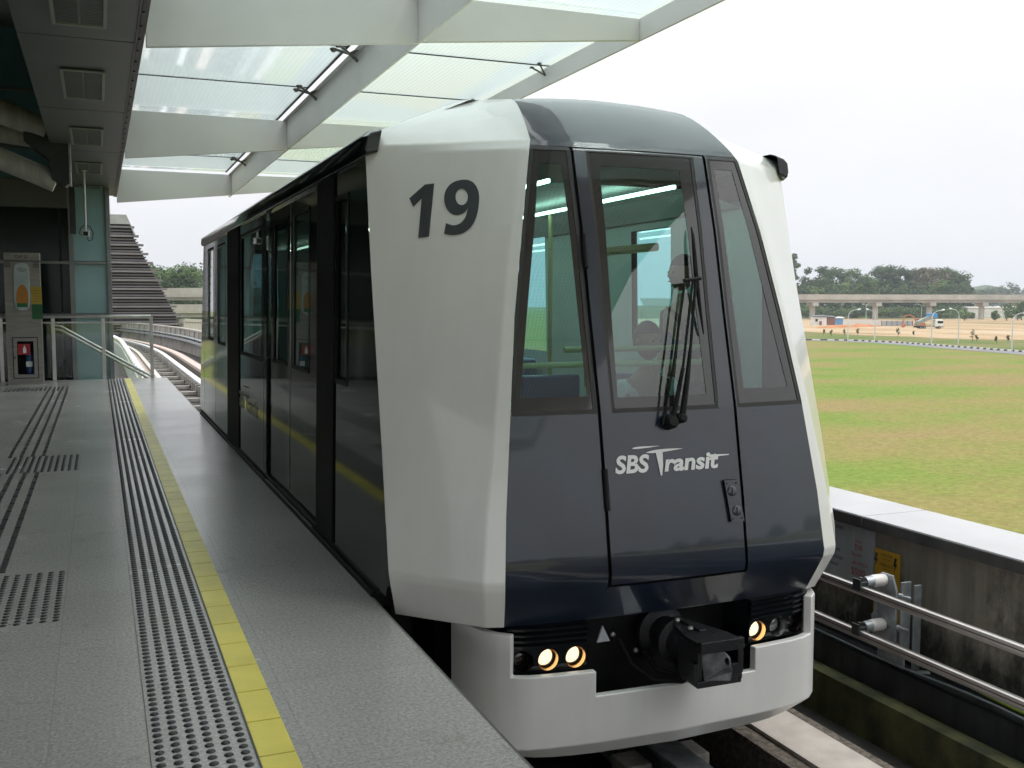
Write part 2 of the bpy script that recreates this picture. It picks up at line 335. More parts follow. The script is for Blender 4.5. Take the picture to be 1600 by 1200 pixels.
def stained():
    m = mat('stained wall concrete', (.30, .27, .225), .88, var=.16, vscale=2.2, bump=.35, bscale=25, streak=.30); t = m.node_tree; b = t.nodes['Principled BSDF']; lk = t.links.new; N = lambda k: t.nodes.new(k)
    src = b.inputs['Base Color'].links[0].from_socket; co = N('ShaderNodeTexCoord'); sp = N('ShaderNodeSeparateXYZ'); lk(co.outputs['Object'], sp.inputs[0])
    mp = N('ShaderNodeMapping'); mp.inputs['Scale'].default_value = (1, 1.3, .75); lk(co.outputs['Object'], mp.inputs[0])
    n = N('ShaderNodeTexNoise'); n.inputs['Scale'].default_value = 1.9; n.inputs['Detail'].default_value = 9; n.inputs['Roughness'].default_value = .68; lk(mp.outputs[0], n.inputs['Vector'])
    a = N('ShaderNodeMath'); a.operation = 'MULTIPLY_ADD'; a.inputs[1].default_value = -.34; lk(sp.outputs['Z'], a.inputs[0]); lk(n.outputs['Fac'], a.inputs[2])     # algae thicker towards the foot of the wall
    r = N('ShaderNodeMapRange'); r.inputs[1].default_value = .12; r.inputs[2].default_value = .30; lk(a.outputs[0], r.inputs[0])
    mx = N('ShaderNodeMix'); mx.data_type = 'RGBA'; lk(r.outputs[0], mx.inputs[0]); lk(src, mx.inputs[6]); mx.inputs[7].default_value = (.035, .034, .028, 1); lk(mx.outputs[2], b.inputs['Base Color'])
    return m
M['stained'] = stained()
def perforated():
    m = bpy.data.materials.new('dotted roof glass'); m.use_nodes = True; t = m.node_tree; t.nodes.clear(); lk = t.links.new; N = lambda k: t.nodes.new(k)
    o = N('ShaderNodeOutputMaterial'); co = N('ShaderNodeTexCoord'); v = N('ShaderNodeTexVoronoi'); v.voronoi_dimensions = '2D'; v.inputs['Scale'].default_value = 14; v.inputs['Randomness'].default_value = 0; lk(co.outputs['Object'], v.inputs['Vector'])
    g = N('ShaderNodeMath'); g.operation = 'GREATER_THAN'; g.inputs[1].default_value = .30; lk(v.outputs['Distance'], g.inputs[0])
    mx = N('ShaderNodeMix'); mx.data_type = 'RGBA'; mx.inputs[6].default_value = (.01, .01, .01, 1); mx.inputs[7].default_value = (.72, .70, .67, 1); lk(g.outputs[0], mx.inputs[0])
    d = N('ShaderNodeBsdfDiffuse'); tl = N('ShaderNodeBsdfTranslucent'); lk(mx.outputs[2], d.inputs[0]); lk(mx.outputs[2], tl.inputs[0]); a = N('ShaderNodeMixShader'); a.inputs[0].default_value = .6; lk(d.outputs[0], a.inputs[1]); lk(tl.outputs[0], a.inputs[2]); lk(a.outputs[0], o.inputs[0])
    return m
M['perf'] = perforated()
def striped(name, c1, c2, per, ax):
    m = mat(name, c1, .7); t = m.node_tree; b = t.nodes['Principled BSDF']; lk = t.links.new
    co = t.nodes.new('ShaderNodeTexCoord'); s = t.nodes.new('ShaderNodeSeparateXYZ'); lk(co.outputs['Object'], s.inputs[0])
    f = t.nodes.new('ShaderNodeMath'); f.operation = 'MULTIPLY'; f.inputs[1].default_value = 1 / per; lk(s.outputs[ax], f.inputs[0])
    f2 = t.nodes.new('ShaderNodeMath'); f2.operation = 'FRACT'; lk(f.outputs[0], f2.inputs[0]); g = t.nodes.new('ShaderNodeMath'); g.operation = 'GREATER_THAN'; g.inputs[1].default_value = .55; lk(f2.outputs[0], g.inputs[0])
    mx = t.nodes.new('ShaderNodeMix'); mx.data_type = 'RGBA'; mx.inputs[6].default_value = (*c1, 1); mx.inputs[7].default_value = (*c2, 1); lk(g.outputs[0], mx.inputs[0]); lk(mx.outputs[2], b.inputs['Base Color'])
    return m
M['kerbm'] = striped('black and white kerb', (.62, .62, .60), (.07, .07, .07), 2.2, 1)
def ground_mat(name, cols, scales, thr):
    """patchy ground: large noise picks between colours, fine noise adds tufts"""
    m = bpy.data.materials.new(name); m.use_nodes = True; t = m.node_tree; b = t.nodes['Principled BSDF']; lk = t.links.new; N = lambda k: t.nodes.new(k)
    b.inputs['Roughness'].default_value = .95; b.inputs['Specular IOR Level'].default_value = .1
    co = N('ShaderNodeTexCoord'); mp = N('ShaderNodeMapping'); mp.inputs['Rotation'].default_value = (0, 0, radians(-35)); mp.inputs['Scale'].default_value = scales[1]; lk(co.outputs['Object'], mp.inputs[0])
    n = N('ShaderNodeTexNoise'); n.inputs['Scale'].default_value = scales[0]; n.inputs['Detail'].default_value = 8; n.inputs['Roughness'].default_value = .62; lk(mp.outputs[0], n.inputs['Vector'])
    r = N('ShaderNodeValToRGB'); el = r.color_ramp.elements
    el[0].position = thr[0]; el[0].color = (*cols[0], 1); el[1].position = thr[-1]; el[1].color = (*cols[-1], 1)
    for p, c in zip(thr[1:-1], cols[1:-1]): q = el.new(p); q.color = (*c, 1)
    lk(n.outputs['Fac'], r.inputs[0])
    f = N('ShaderNodeTexNoise'); f.inputs['Scale'].default_value = scales[2]; f.inputs['Detail'].default_value = 6; f.inputs['Roughness'].default_value = .8; lk(co.outputs['Object'], f.inputs['Vector'])
    g = N('ShaderNodeMapRange'); g.inputs[1].default_value = .3; g.inputs[2].default_value = .7; g.inputs[3].default_value = .6; g.inputs[4].default_value = 1.35; lk(f.outputs['Fac'], g.inputs[0])
    mx = N('ShaderNodeMix'); mx.data_type = 'RGBA'; mx.blend_type = 'MULTIPLY'; mx.inputs[0].default_value = 1; lk(r.outputs[0], mx.inputs[6]); lk(g.outputs[0], mx.inputs[7]); lk(mx.outputs[2], b.inputs['Base Color'])
    return m
M['grass'] = ground_mat('patchy grass', [(.125, .185, .034), (.15, .19, .042), (.19, .18, .058), (.215, .172, .072)], (.042, (1, 1.6, 1), 3.0), [.36, .46, .54, .64])
M['sand'] = ground_mat('bare sand', [(.12, .14, .055), (.30, .215, .115), (.38, .28, .17), (.42, .34, .25)], (.03, (1.3, .6, 1), 1.5), [.36, .42, .52, .64])
M['verge'] = ground_mat('verge grass', [(.08, .12, .03), (.12, .15, .045), (.20, .16, .08)], (.05, (1, 1, 1), 2), [.35, .5, .68])
M['hill'] = ground_mat('wooded slope', [(.03, .055, .018), (.05, .085, .025), (.09, .12, .04)], (.06, (1, 1, 1), .6), [.35, .5, .66])
M['asphalt'] = mat('asphalt', (.17, .17, .18), .85, var=.1, vscale=.2)

# ================================================================== THE TRAIN
XC = 2.65
HWT = [(-.05, .886), (.17, .922), (.5, .899), (.985, .844), (1.44, .782), (1.89, .702), (2.28, .620), (2.33, .601)]
YCT = [(-.05, 4.395), (.14, 4.295), (.19, 4.288), (.5, 4.333), (.985, 4.42), (1.44, 4.53), (1.89, 4.632), (2.28, 4.745), (2.33, 4.783)]
def hw(z): return pw(HWT, z)
def Fr(u, z, d=0): return Vector((XC + u, pw(YCT, z) + .07 * u * u + d, z))      # dark front surface; d = depth behind it
DBT = [(-.05, .085), (.17, .10), (.985, .065), (1.44, .05), (2.33, .045)]
CBT = [(-.05, 1.31, 4.86), (.17, 1.362, 4.79), (.75, 1.352, 4.93), (1.69, 1.333, 5.19), (2.33, 1.32, 5.34)]
def Bc(z): return Vector((hw(z) + pw(DBT, z), Fr(hw(z), z).y + .028, z))          # strip corner (u, y, z)
def Cc(z): return Vector((pw([(a, b) for a, b, c in CBT], z), pw([(a, c) for a, b, c in CBT], z), z))
def side_hw(z): return 1.365 - .02 * (z - .1)
YM = 9.78                                        # mid length: the rear end mirrors the front
ZR = [-.05, .06, .15, .19, .3, .5, .75, .985, 1.2, 1.44, 1.66, 1.89, 2.1, 2.28, 2.33]
train = thing('light_rail_train', 'white and navy driverless train number 19 standing at the platform', 'train', (XC, 4.3, -1.02))
def mir(fn, e): return (lambda p: Vector((p.x, 2 * YM - p.y, p.z))) if e else (lambda p: p)
def visor(u, t):                                   # u -1..1, t 0..1
    h = lerp(.601, .50, t); y = 4.783 + .07 * (u * h) ** 2 + .515 * t; z = 2.33 + .30 * (1 - (1 - t) ** 1.5) + .025 * (1 - u * u) * t
    return Vector((XC + u * h, y, z))
def build_nose(e):
    T = mir(None, e)
    mb = MB()
    for s in (-1, 1):
        A = lambda z: Vector((XC + s * hw(z), Fr(hw(z), z).y, z))
        def strip(z, t): b = Bc(z); a = A(z); return T(Vector((lerp(a.x, XC + s * b.x, t), lerp(a.y, b.y, t), z)))
        def face(z, t): b = Bc(z); c = Cc(z); return T(Vector((XC + s * lerp(b.x, c.x, t), lerp(b.y, c.y, t), z)))
        mb.grid(strip, ZR, [0, .5, 1]); mb.grid(face, ZR, [i / 6 for i in range(7)])
        Bt = Bc(2.33); Ct = Cc(2.33); D2 = Vector((.68, 5.62, 2.665)); Ct2 = Vector((1.325, 5.37, 2.385))
        # shoulder triangle fan and top strip beside the visor
        def sh(a, b):
            p = Vector((lerp(Bt.x, Ct.x, b), lerp(Bt.y, Ct.y, b), 2.33)); q = Vector((lerp(Bt.x, D2.x, 1) if False else lerp(D2.x, Ct2.x, b), lerp(D2.y, Ct2.y, b), lerp(D2.z, Ct2.z, b)))
            k = a; w = lerp(p.x, q.x, k), lerp(p.y, q.y, k), lerp(p.z, q.z, k) + .03 * sin(pi * k) * (1 - b)
            return T(Vector((XC + s * w[0], w[1], w[2])))
        # first column collapses towards the strip corner
        mb.grid(sh, [i / 5 for i in range(6)], [i / 6 for i in range(7)])
        def top(t, k):
            a = visor(s, t); q = Vector((XC + s * lerp(Bt.x, D2.x, t), lerp(Bt.y, D2.y, t), lerp(2.33, D2.z, t) + .03 * sin(pi * t)))
            return T(a.lerp(q, k))
        mb.grid(top, [i / 5 for i in range(6)], [0, .5, 1])
    mb.grid(lambda u, k: T(visor(u, 1).lerp(Vector((XC + u * .68, 5.62, 2.665 + .02 * (1 - u * u))), k)), [i / 4 - 1 for i in range(9)], [0, 1])
    obj('nose_shell', mb, M['white'], train, weld=.002, bevel=.03, seg=3, smooth=50, bang=13)
    # body-coloured underside lip
    for s in (-1, 1):
        pts = [(s * hw(-.05), Fr(hw(-.05), -.05).y), (s * Bc(-.05).x, Bc(-.05).y), (s * Cc(-.05).x, Cc(-.05).y), (s * .8, 5.0)]
        lip = MB(); lip.add([T(Vector((XC + u, y, -.052))) for u, y in pts], [(0, 1, 2, 3)])
        obj('nose_underside', lip, M['white'], train)
    # ---- dark front: two fixed side panels, visor, centre door, all round three windows
    zb, zt = .985, 2.285
    zs = ZR
    def patch(mb, u0, u1, z0, z1, d=0, nu=4):
        zz = [z0] + [z for z in zs if z0 + 1e-4 < z < z1 - 1e-4] + [z1]
        mb.grid(lambda z, t: T(Fr(lerp(u0(z), u1(z), t), z, d)), zz, [i / nu for i in range(nu + 1)])
    def frame(mb, u0, u1, z0, z1, a0, a1, b0, b1, d):    # ring between outer limits and inner limits (inner: a0,a1,b0,b1)
        patch(mb, u0, u1, z0, b0, d); patch(mb, u0, u1, b1, z1, d); patch(mb, u0, a0, b0, b1, d, 1); patch(mb, a1, u1, b0, b1, d, 1)
    K = lambda c: (lambda z: c)
    lin = lambda c0, c1: (lambda z: lerp(c0, c1, (z - zb) / (zt - zb)))
    gap = .392
    wins = {-1: (lambda z: -hw(z) + .004, lin(-.405, -.405), lin(-.80, -.565), lin(-.447, -.458)), 1: (lin(.408, .410), lambda z: hw(z) - .004, lin(.468, .455), lin(.775, .562))}
    fp = MB()
    for s in (-1, 1):
        o0, o1, i0, i1 = wins[s]
        lo = (lambda z: -hw(z)) if s < 0 else K(gap + .010); hi = K(-gap - .010) if s < 0 else (lambda z: hw(z))
        patch(fp, lo, hi, -.05, zb - .02); patch(fp, lo, hi, zt + .015, 2.33)
        if s < 0: patch(fp, o1, hi, zb - .02, zt + .015, 0, 1)
        else: patch(fp, lo, o0, zb - .02, zt + .015, 0, 1)
    patch(fp, K(-gap - .010), K(gap + .010), 2.300, 2.33)
    patch(fp, K(-gap - .010), K(gap + .010), -.05, .128)
    fp.grid(lambda t, u: T(visor(u, t)), [i / 8 for i in range(9)], [i / 4 - 1 for i in range(9)])
    front = obj('front_panel', fp, M['navy'], train, weld=.0012, smooth=35)
    bk = MB(); patch(bk, K(-gap - .03), K(-gap + .03), .11, 2.305, .03, 1); patch(bk, K(gap - .03), K(gap + .03), .11, 2.305, .03, 1); patch(bk, K(-gap), K(gap), .115, .15, .02); patch(bk, K(-gap), K(gap), 2.28, 2.32, .02)
    obj('door_gap_seal', bk, M['black'], train)
    door = MB()
    dl, dr = K(-gap + .008), K(gap - .008); w0, w1 = lin(-.325, -.318), lin(.292, .322)
    patch(door, dl, dr, .142, zb - .02); patch(door, dl, dr, zt + .0, 2.292); patch(door, dl, w0, zb - .02, zt, 0, 1); patch(door, w1, dr, zb - .02, zt, 0, 1)
    dob = obj('emergency_door', door, M['navy'], train, weld=.0012, smooth=35)
    def window(par, o0, o1, i0, i1, b0, b1):
        g = MB(); q = .012
        frame(g, o0, o1, zb - .02, zt + (.015 if par is front else 0), lambda z: o0(z) + .018, lambda z: o1(z) - .018, zb + .002, zt - .010, .002)
        w = obj('windshield', MBpane(o0, o1, zb, zt - .008, .008, patch), M['glassf'], par, smooth=35)
        obj('gasket', g, M['gasket'], w, weld=.001)
        f = MB(); frame(f, o0, o1, zb, zt - .008, i0, i1, b0, b1, .0055)
        obj('frit_band', f, M['frit'], w, weld=.001, smooth=35)
    window(front, wins[-1][0], wins[-1][1], wins[-1][2], wins[-1][3], 1.05, 2.205)
    window(front, wins[1][0], wins[1][1], wins[1][2], wins[1][3], 1.06, 2.225)
    window(dob, w0, w1, lin(-.285, -.245), lin(.228, .225), 1.04, 2.205)
    return front, dob, T
def MBpane(o0, o1, z0, z1, d, patch): m = MB(); patch(m, o0, o1, z0, z1, d, 3); return m
front, door, _ = build_nose(0)
rear_front, rear_door, _ = build_nose(1)
for s, z0, z1 in ((-1, .50, .70), (-1, 1.68, 1.85)):
    h = MB(); h.tube([Fr(-.389, z0, -.008), Fr(-.389, z1, -.008)], .014, 8); obj('hinge', h, M['black'], door, smooth=40)
# latch plate
lp = MB()
def Fp(u, z, d): return Fr(u, z, d)
pl = [(.280, .602), (.352, .600), (.378, .398), (.306, .398)]
lp.add([Fp(u, z, 0.001) for u, z in pl] + [Fp(u, z, -.018) for u, z in pl], [(0, 1, 5, 4), (1, 2, 6, 5), (2, 3, 7, 6), (3, 0, 4, 7), (7, 6, 5, 4)])
ol = MB(); ol.add([Fr(lerp(u, .329, -.12), lerp(z, .5, -.05), -.002) for u, z in pl], [(0, 1, 2, 3)]); obj('latch_gasket', ol, M['black'], door)
hd = obj('latch_plate', lp, M['navy'], door, bevel=.004)
for u, z in ((.317, .55), (.338, .45)):
    kb = MB(); kb.tube([Fp(u, z - .02, -.025), Fp(u, z + .02, -.025)], .004, 6); kb.lathe([(0, .026), (.004, .026), (.006, .022)], Fp(u, z, -.017), (0, -1, .2), 16)
    obj('latch_knob', kb, M['navy'], hd, smooth=40)
for u, z in pl:
    kb = MB(); kb.lathe([(0, .005), (.004, .004)], Fp(lerp(u, .329, .2), lerp(z, .5, .12), -.018), (0, -1, .2), 8)
    obj('plate_screw', kb, M['gasket'], hd, smooth=40)
# wiper: pivot, twin arms, blade
wp = MB(); piv = Fr(-.02, .915, -.03)
wp.lathe([(-.03, .040), (.02, .036), (.035, .024)], piv, (0, -1, .2), 16); wp.lathe([(-.03, .028), (.03, .026), (.04, .016)], Fr(.035, .93, -.03), (0, -1, .2), 14)
wip = obj('wiper', wp, M['black'], door, smooth=40)
wa = MB(); j = Fr(.205, 1.63, -.055)
wa.tube([Fr(.035, .93, -.05), Fr(.075, 1.12, -.07), Fr(.125, 1.30, -.065)], [.018, .014, .008], 8); wa.tube([Fr(.125, 1.30, -.065), j], .008, 6)
wa.tube([Fr(-.02, .92, -.05), Fr(.065, 1.18, -.06)], [.014, .010], 8); wa.tube([Fr(.065, 1.18, -.06), Fr(.185, 1.62, -.055)], .007, 6)
wa.tube([Fr(-.07, .90, -.035), Fr(.02, 1.2, -.05), Fr(.135, 1.605, -.055), Fr(.165, 1.62, -.055)], .006, 6)
wa.tube([Fr(.13, 1.62, -.055), Fr(.235, 1.632, -.055)], .010, 6)
obj('wiper_arm', wa, M['black'], wip, smooth=40)
wb = MB(); wb.tube([Fr(.234, 1.90, -.02), Fr(.232, 1.85, -.03), Fr(.222, 1.66, -.035), Fr(.226, 1.50, -.03), Fr(.238, 1.345, -.018)], [.004, .009, .013, .010, .004], 6)
obj('wiper_blade', wb, M['black'], wip, smooth=40)

# lettering on the front door: curved swooshes, tapered T, italic words
def on_front(vs, fs, d=-.004):
    m = MB(); m.add([Fr(u, z, d) for u, z in vs], fs); return m
logo = MB()
def addf(loops=None, txt=None):
    vs, fs = fill2d(loops) if loops else txt
    logo.add([Fr(u, z, -.004) for u, z in vs], fs)
def lens(u0, z0, u1, z1, h, k=.5, n=14):
    a = []; b = []
    for i in range(n + 1):
        t = i / n; w = sin(pi * t ** k) * h; c = (lerp(u0, u1, t), lerp(z0, z1, t))
        a.append((c[0], c[1] + w * .6)); b.append((c[0], c[1] - w * .4))
    return [a + b[::-1][1:-1]]
addf(lens(-.235, .790, -.075, .796, .010)); addf(lens(-.160, .766, .055, .777, .015, .7))
addf([[(-.104, .768), (-.064, .771), (-.068, .70), (-.078, .648), (-.087, .656), (-.093, .70)]])
for word, u, z, wd, hgt in (('SBS', -.333, .675, .190, .084), ('ransit', -.062, .672, .322, .082)):
    vs, fs = text2d(word, 1, .18, .032); mx_ = max(v[0] for v in vs)
    cap = .72
    addf(txt=([(u + v[0] / mx_ * wd, z + v[1] / cap * hgt + .02 * v[0] / mx_ * 0) for v in vs], fs))
addf([[(.205, .724), (.325, .729), (.328, .733), (.205, .738)]])
obj('operator_lettering', logo, M['decal'], door)

# fleet number on the slanted white side of the nose
def nose_face(px, py):
    z = 2.0; s = .5
    for _ in range(40):                            # solve for the point of the ruled surface on this sight line
        b = Bc(z); c = Cc(z); p = Vector((XC - lerp(b.x, c.x, s), lerp(b.y, c.y, s), z)); q = proj(p)
        z += (q[1] - py) * .0025; s += (q[0] - px) * .0028
    b = Bc(z); c = Cc(z); p = Vector((XC - lerp(b.x, c.x, s), lerp(b.y, c.y, s), z))
    n = (Vector((-(c.x - b.x), c.y - b.y, 0))).cross(Vector((0, 0, 1))); n = Vector((n.x, n.y, 0)).normalized()
    if n.x > 0: n = -n
    return p + n * .004
def ell(cx, cy, rx, ry, n=28, rot=0): return [(cx + rx * cos(2 * pi * i / n), cy + ry * sin(2 * pi * i / n)) for i in range(n)]
one = [(667, 656), (628, 1055), (547, 1065), (572, 770), (510, 832), (480, 768), (597, 664)]
def smoothloop(pts, n=5):                          # Catmull-Rom
    out = []; L_ = len(pts)
    for i in range(L_):
        p0, p1, p2, p3 = (Vector(pts[(i + k) % L_]) for k in (-1, 0, 1, 2))
        for k in range(n):
            t = k / n; out.append(tuple(.5 * (2 * p1 + (p2 - p0) * t + (2 * p0 - 5 * p1 + 4 * p2 - p3) * t * t + (3 * p1 - p0 - 3 * p2 + p3) * t ** 3)))
    return out
def smoothopen(pts, n=6):
    out = []; Q = [pts[0]] + list(pts) + [pts[-1]]
    for i in range(1, len(Q) - 2):
        p0, p1, p2, p3 = (Vector(Q[i + k]) for k in (-1, 0, 1, 2))
        for k in range(n):
            t = k / n; out.append(tuple(.5 * (2 * p1 + (p2 - p0) * t + (2 * p0 - 5 * p1 + 4 * p2 - p3) * t * t + (3 * p1 - p0 - 3 * p2 + p3) * t ** 3)))
    return out + [tuple(pts[-1])]
nine = smoothopen([(918, 842), (900, 868), (870, 886), (825, 893), (780, 870), (750, 820), (742, 765), (752, 712), (785, 665), (835, 637), (905, 628), (960, 650), (995, 705), (1004, 775), (990, 880), (955, 965), (895, 1022), (830, 1042), (778, 1041), (740, 1033)]) + smoothopen([(755, 953), (790, 966), (825, 969), (868, 950), (902, 905), (917, 852)])
hole = ell(873, 757, 46, 62)
num = MB()
for loops in ([one], [nine, hole]):
    vs, fs = fill2d([[(x, -y) for x, y in lp_] for lp_ in loops])
    num.add([nose_face(540 + x / 4.8, 150 - y / 4.8) for x, y in vs], fs)
obj('fleet_number', num, M['grey'], train)

# ---- body sides
WINL = [(5.73, 6.01, 1.06, 2.10), (6.97, 7.59, 1.05, 2.14), (7.82, 8.48, 1.05, 2.14), (8.97, 10.36, 1.03, 2.15), (11.74, 12.48, 1.06, 2.16), (12.97, 13.62, 1.08, 2.17)]
WINR = [(6.57, 7.17, 1.22, 2.07), (7.84, 7.98, 1.22, 2.07), (8.85, 9.54, 1.05, 2.14), (9.66, 10.36, 1.05, 2.14), (11.74, 12.48, 1.06, 2.16), (12.97, 13.62, 1.08, 2.17)]
def Sd(s): return lambda y, z: Vector((XC + s * side_hw(z), y, z))
for s in (-1, 1):
    WIN = WINL if s < 0 else WINR; d0, d1 = (6.56, 8.73) if s < 0 else (8.60, 10.42); dm = (7.69 if s < 0 else 9.58); y0, y1 = 5.38, 2 * YM - 5.38
    sb = MB()
    for a, b in ((y0, d0), (d1, y1)): sb.holes(Sd(s), a, b, .05, 2.33, [w for w in WIN if a < w[0] < b])
    zz = [z for z in ZR if z > .05]
    for e in (0, 1):
        T = mir(None, e)
        sb.grid(lambda z, t: T(Vector((XC + s * side_hw(z), lerp(Cc(z).y + .004, 5.38, t), z))), [.05] + zz, [0, 1])
    side = obj('side_wall', sb, M['gloss'], train, weld=.001)
    for w in WIN:
        if d0 < w[0] < d1: continue
        g = MB(); g.grid(lambda y, z: Sd(s)(y, z) + Vector((-s * .012, 0, 0)), [w[0], w[1]], [w[2], w[3]]); gp = obj('side_window', g, M['glassd' if s < 0 else 'glasss'], side)
        fr_ = MB(); fr_.holes(lambda y, z: Sd(s)(y, z) + Vector((s * .003, 0, 0)), w[0] - .03, w[1] + .03, w[2] - .03, w[3] + .03, [w]); obj('window_seal', fr_, M['gasket'], gp)
    for a, b in ((d0 + .02, dm - .01), (dm + .01, d1 - .02)):
        w = [q for q in WIN if a < q[0] < b][0]
        d = MB(); d.holes(lambda y, z: Sd(s)(y, z) + Vector((-s * .02, 0, 0)), a, b, .07, 2.30, [w])
        dl_ = obj('passenger_door', d, M['gloss'], train)
        g = MB(); g.grid(lambda y, z: Sd(s)(y, z) + Vector((-s * .03, 0, 0)), [w[0], w[1]], [w[2], w[3]]); gp = obj('door_window', g, M['glassd' if s < 0 else 'glasss'], dl_)
        fr_ = MB(); fr_.holes(lambda y, z: Sd(s)(y, z) + Vector((-s * .016, 0, 0)), w[0] - .025, w[1] + .025, w[2] - .025, w[3] + .025, [w]); obj('window_seal', fr_, M['gasket'], gp)
    for a, b in ((6.05, 6.55), (10.48, 11.45)):
        pst = MB(); pst.grid(lambda y, z: Sd(s)(y, z) + Vector((s * .007, 0, 0)), [a, b], [.05, 2.33])
        obj('door_pocket_trim', pst, M['black'], train, solid=.006, offs=0)
    for y in (8.86, 12.72, 14.1):
        ln = MB(); ln.grid(lambda a, z: Sd(s)(a, z) + Vector((s * .003, 0, 0)), [y - .008, y + .008], [.08, 2.3])
        obj('panel_joint', ln, M['seam'], train)
    ev = MB()                                      # eave: overhanging dark gutter with rounded top
    prof = [(1.27, 2.285), (1.345, 2.265), (1.355, 2.31), (1.345, 2.375), (1.31, 2.405), (1.24, 2.425)]
    yy = [5.27, 5.33, 2 * YM - 5.33, 2 * YM - 5.27]; n = len(prof); vs = []; fs = []
    for i, y in enumerate(yy):
        k = .8 if i in (0, 3) else 1
        for (u, z) in prof: vs.append((XC + s * lerp(1.27, u, k), y, lerp(2.34, z, k)))
    for i in range(3):
        for jx in range(n - 1): fs.append((i * n + jx, (i + 1) * n + jx, (i + 1) * n + jx + 1, i * n + jx + 1))
    fs += [tuple(range(n)), tuple(range(3 * n, 4 * n))[::-1]]
    ev.add(vs, fs); obj('roof_gutter', ev, M['gloss'], train, weld=True, bevel=.01, smooth=40)
    def sbx(m, u0, u1, a, b, z0, z1): m.box((min(XC + s * u0, XC + s * u1), a, z0), (max(XC + s * u0, XC + s * u1), b, z1))
    st = MB(); sbx(st, 1.395, 1.25, 5.02, 2 * YM - 5.02, -.06, .024); sbx(st, 1.376, 1.25, 4.98, 2 * YM - 4.98, .024, .055)
    stp = obj('door_sill', st, M['black'], train, bevel=.012, seg=3)
    th = MB(); sbx(th, 1.385, 1.33, d0 + .1, d1 - .1, .026, .031); obj('sill_tread', th, M['steel'], stp)
    sk = MB(); sk.box((min(XC + s * 1.10, XC + s * 1.24), 5.25, -.75), (max(XC + s * 1.10, XC + s * 1.24), 2 * YM - 5.25, -.06)); obj('side_skirt', sk, M['black'], train, bevel=.02)
# lettering on the platform side of the body, below the large window
vs, fs = text2d('SBS Transit', 1, .18, .012); mxx = max(v[0] for v in vs); t2 = MB()
t2.add([Sd(-1)(10.55 - v[0] / mxx * 1.35, .48 + v[1] * .22) + Vector((-.004, 0, 0)) for v in vs], fs)
vs, fs = fill2d(lens(0, 0, 1, .05, .04)); t2.add([Sd(-1)(10.2 - v[0] * .55, .70 + v[1] * .3) + Vector((-.004, 0, 0)) for v in vs], fs)
obj('side_lettering', t2, M['galv'], train)
rf = MB(); prof = [(-1.32, 2.37), (-1.0, 2.505), (-.68, 2.645), (-.3, 2.67), (0, 2.675), (.3, 2.67), (.68, 2.645), (1.0, 2.505), (1.32, 2.37)]
rf.grid(lambda y, i: Vector((XC + prof[i][0], y, prof[i][1])), [5.50, 2 * YM - 5.50], list(range(9))); obj('roof', rf, M['white'], train, smooth=40)
# ---- interior
it = MB(); it.box((XC - 1.25, 5.25, .0), (XC + 1.25, 2 * YM - 5.25, .05)); it.box((XC - .85, 4.7, .0), (XC + .85, 5.25, .05)); obj('cabin_floor', it, M['floorin'], train)
it = MB(); it.grid(lambda y, i: Vector((XC + (-1.2, -.9, .9, 1.2)[i], y, (2.12, 2.22, 2.22, 2.12)[i])), [5.6, 2 * YM - 5.6], [0, 1, 2, 3]); cl = obj('cabin_ceiling', it, M['interior'], train)
for u in (-.39, .39):
    it = MB(); it.box((XC + u - .009, 5.05, 2.15), (XC + u + .009, 2 * YM - 5.4, 2.17)); obj('strip_light', it, M['striplight'], cl)
for s in (-1, 1):
    a, b = XC + s * .78, XC + s * 1.20
    for y0, y1 in ((8.9, 11.4), (11.6, 14.0)):
        it = MB(); it.box((min(a, b), y0, .40), (max(a, b), y1, .50)); it.box((min(XC + s * 1.10, XC + s * 1.22), y0, .50), (max(XC + s * 1.10, XC + s * 1.22), y1, .98)); it.box((min(XC + s * .95, b), y0, .05), (max(XC + s * .95, b), y1, .40))
        obj('bench_seat', it, M['seat'], train, bevel=.03)
    it = MB(); it.holes(lambda y, z: Sd(s)(y, z) + Vector((-s * .05, 0, 0)), 5.45, 2 * YM - 5.45, .05, 2.14, WINL if s < 0 else WINR); obj('inner_wall', it, M['interior'], train)
it = MB(); it.box((XC - .80, 4.62, .05), (XC + .80, 5.05, .93)); it.box((XC - .76, 4.60, .93), (XC + .76, 5.1, .97))
obj('front_console', it, M['interior'], train, bevel=.03)
for u in (-.62, .0, .60):
    it = MB(); it.box((XC + u - .20, 5.45, .42), (XC + u + .20, 5.88, .52)); it.box((XC + u - .20, 5.86, .52), (XC + u + .20, 5.94, 1.05)); it.tube([(XC + u, 5.65, .05), (XC + u, 5.65, .42)], .05, 10)
    obj('front_seat', it, M['seat'], train, bevel=.05, seg=3)
PL = [[(XC - .75, 5.15, 1.16), (XC + .78, 5.15, 1.16)], [(XC - .2, 5.25, 1.24), (XC + .75, 5.25, 1.24)], [(XC + .62, 6.6, .9), (XC + .64, 6.6, 1.70), (XC + .68, 6.6, 1.82), (XC + .78, 6.6, 1.88), (XC + 1.18, 6.6, 1.92)], [(XC - .62, 6.6, .9), (XC - .64, 6.6, 1.70), (XC - .68, 6.6, 1.82), (XC - 1.18, 6.6, 1.92)]]
PL += [[(x, y, .05), (x, y, 2.2)] for x, y in ((XC - .5, 7.0), (XC + .5, 7.0), (XC - .5, 9.0), (XC + .5, 9.0))]
for k, q in enumerate(PL):
    it = MB(); it.tube(q, .032 if k in (2, 3) else .017, 8); obj('grab_rail', it, M['pole'], train, smooth=40)
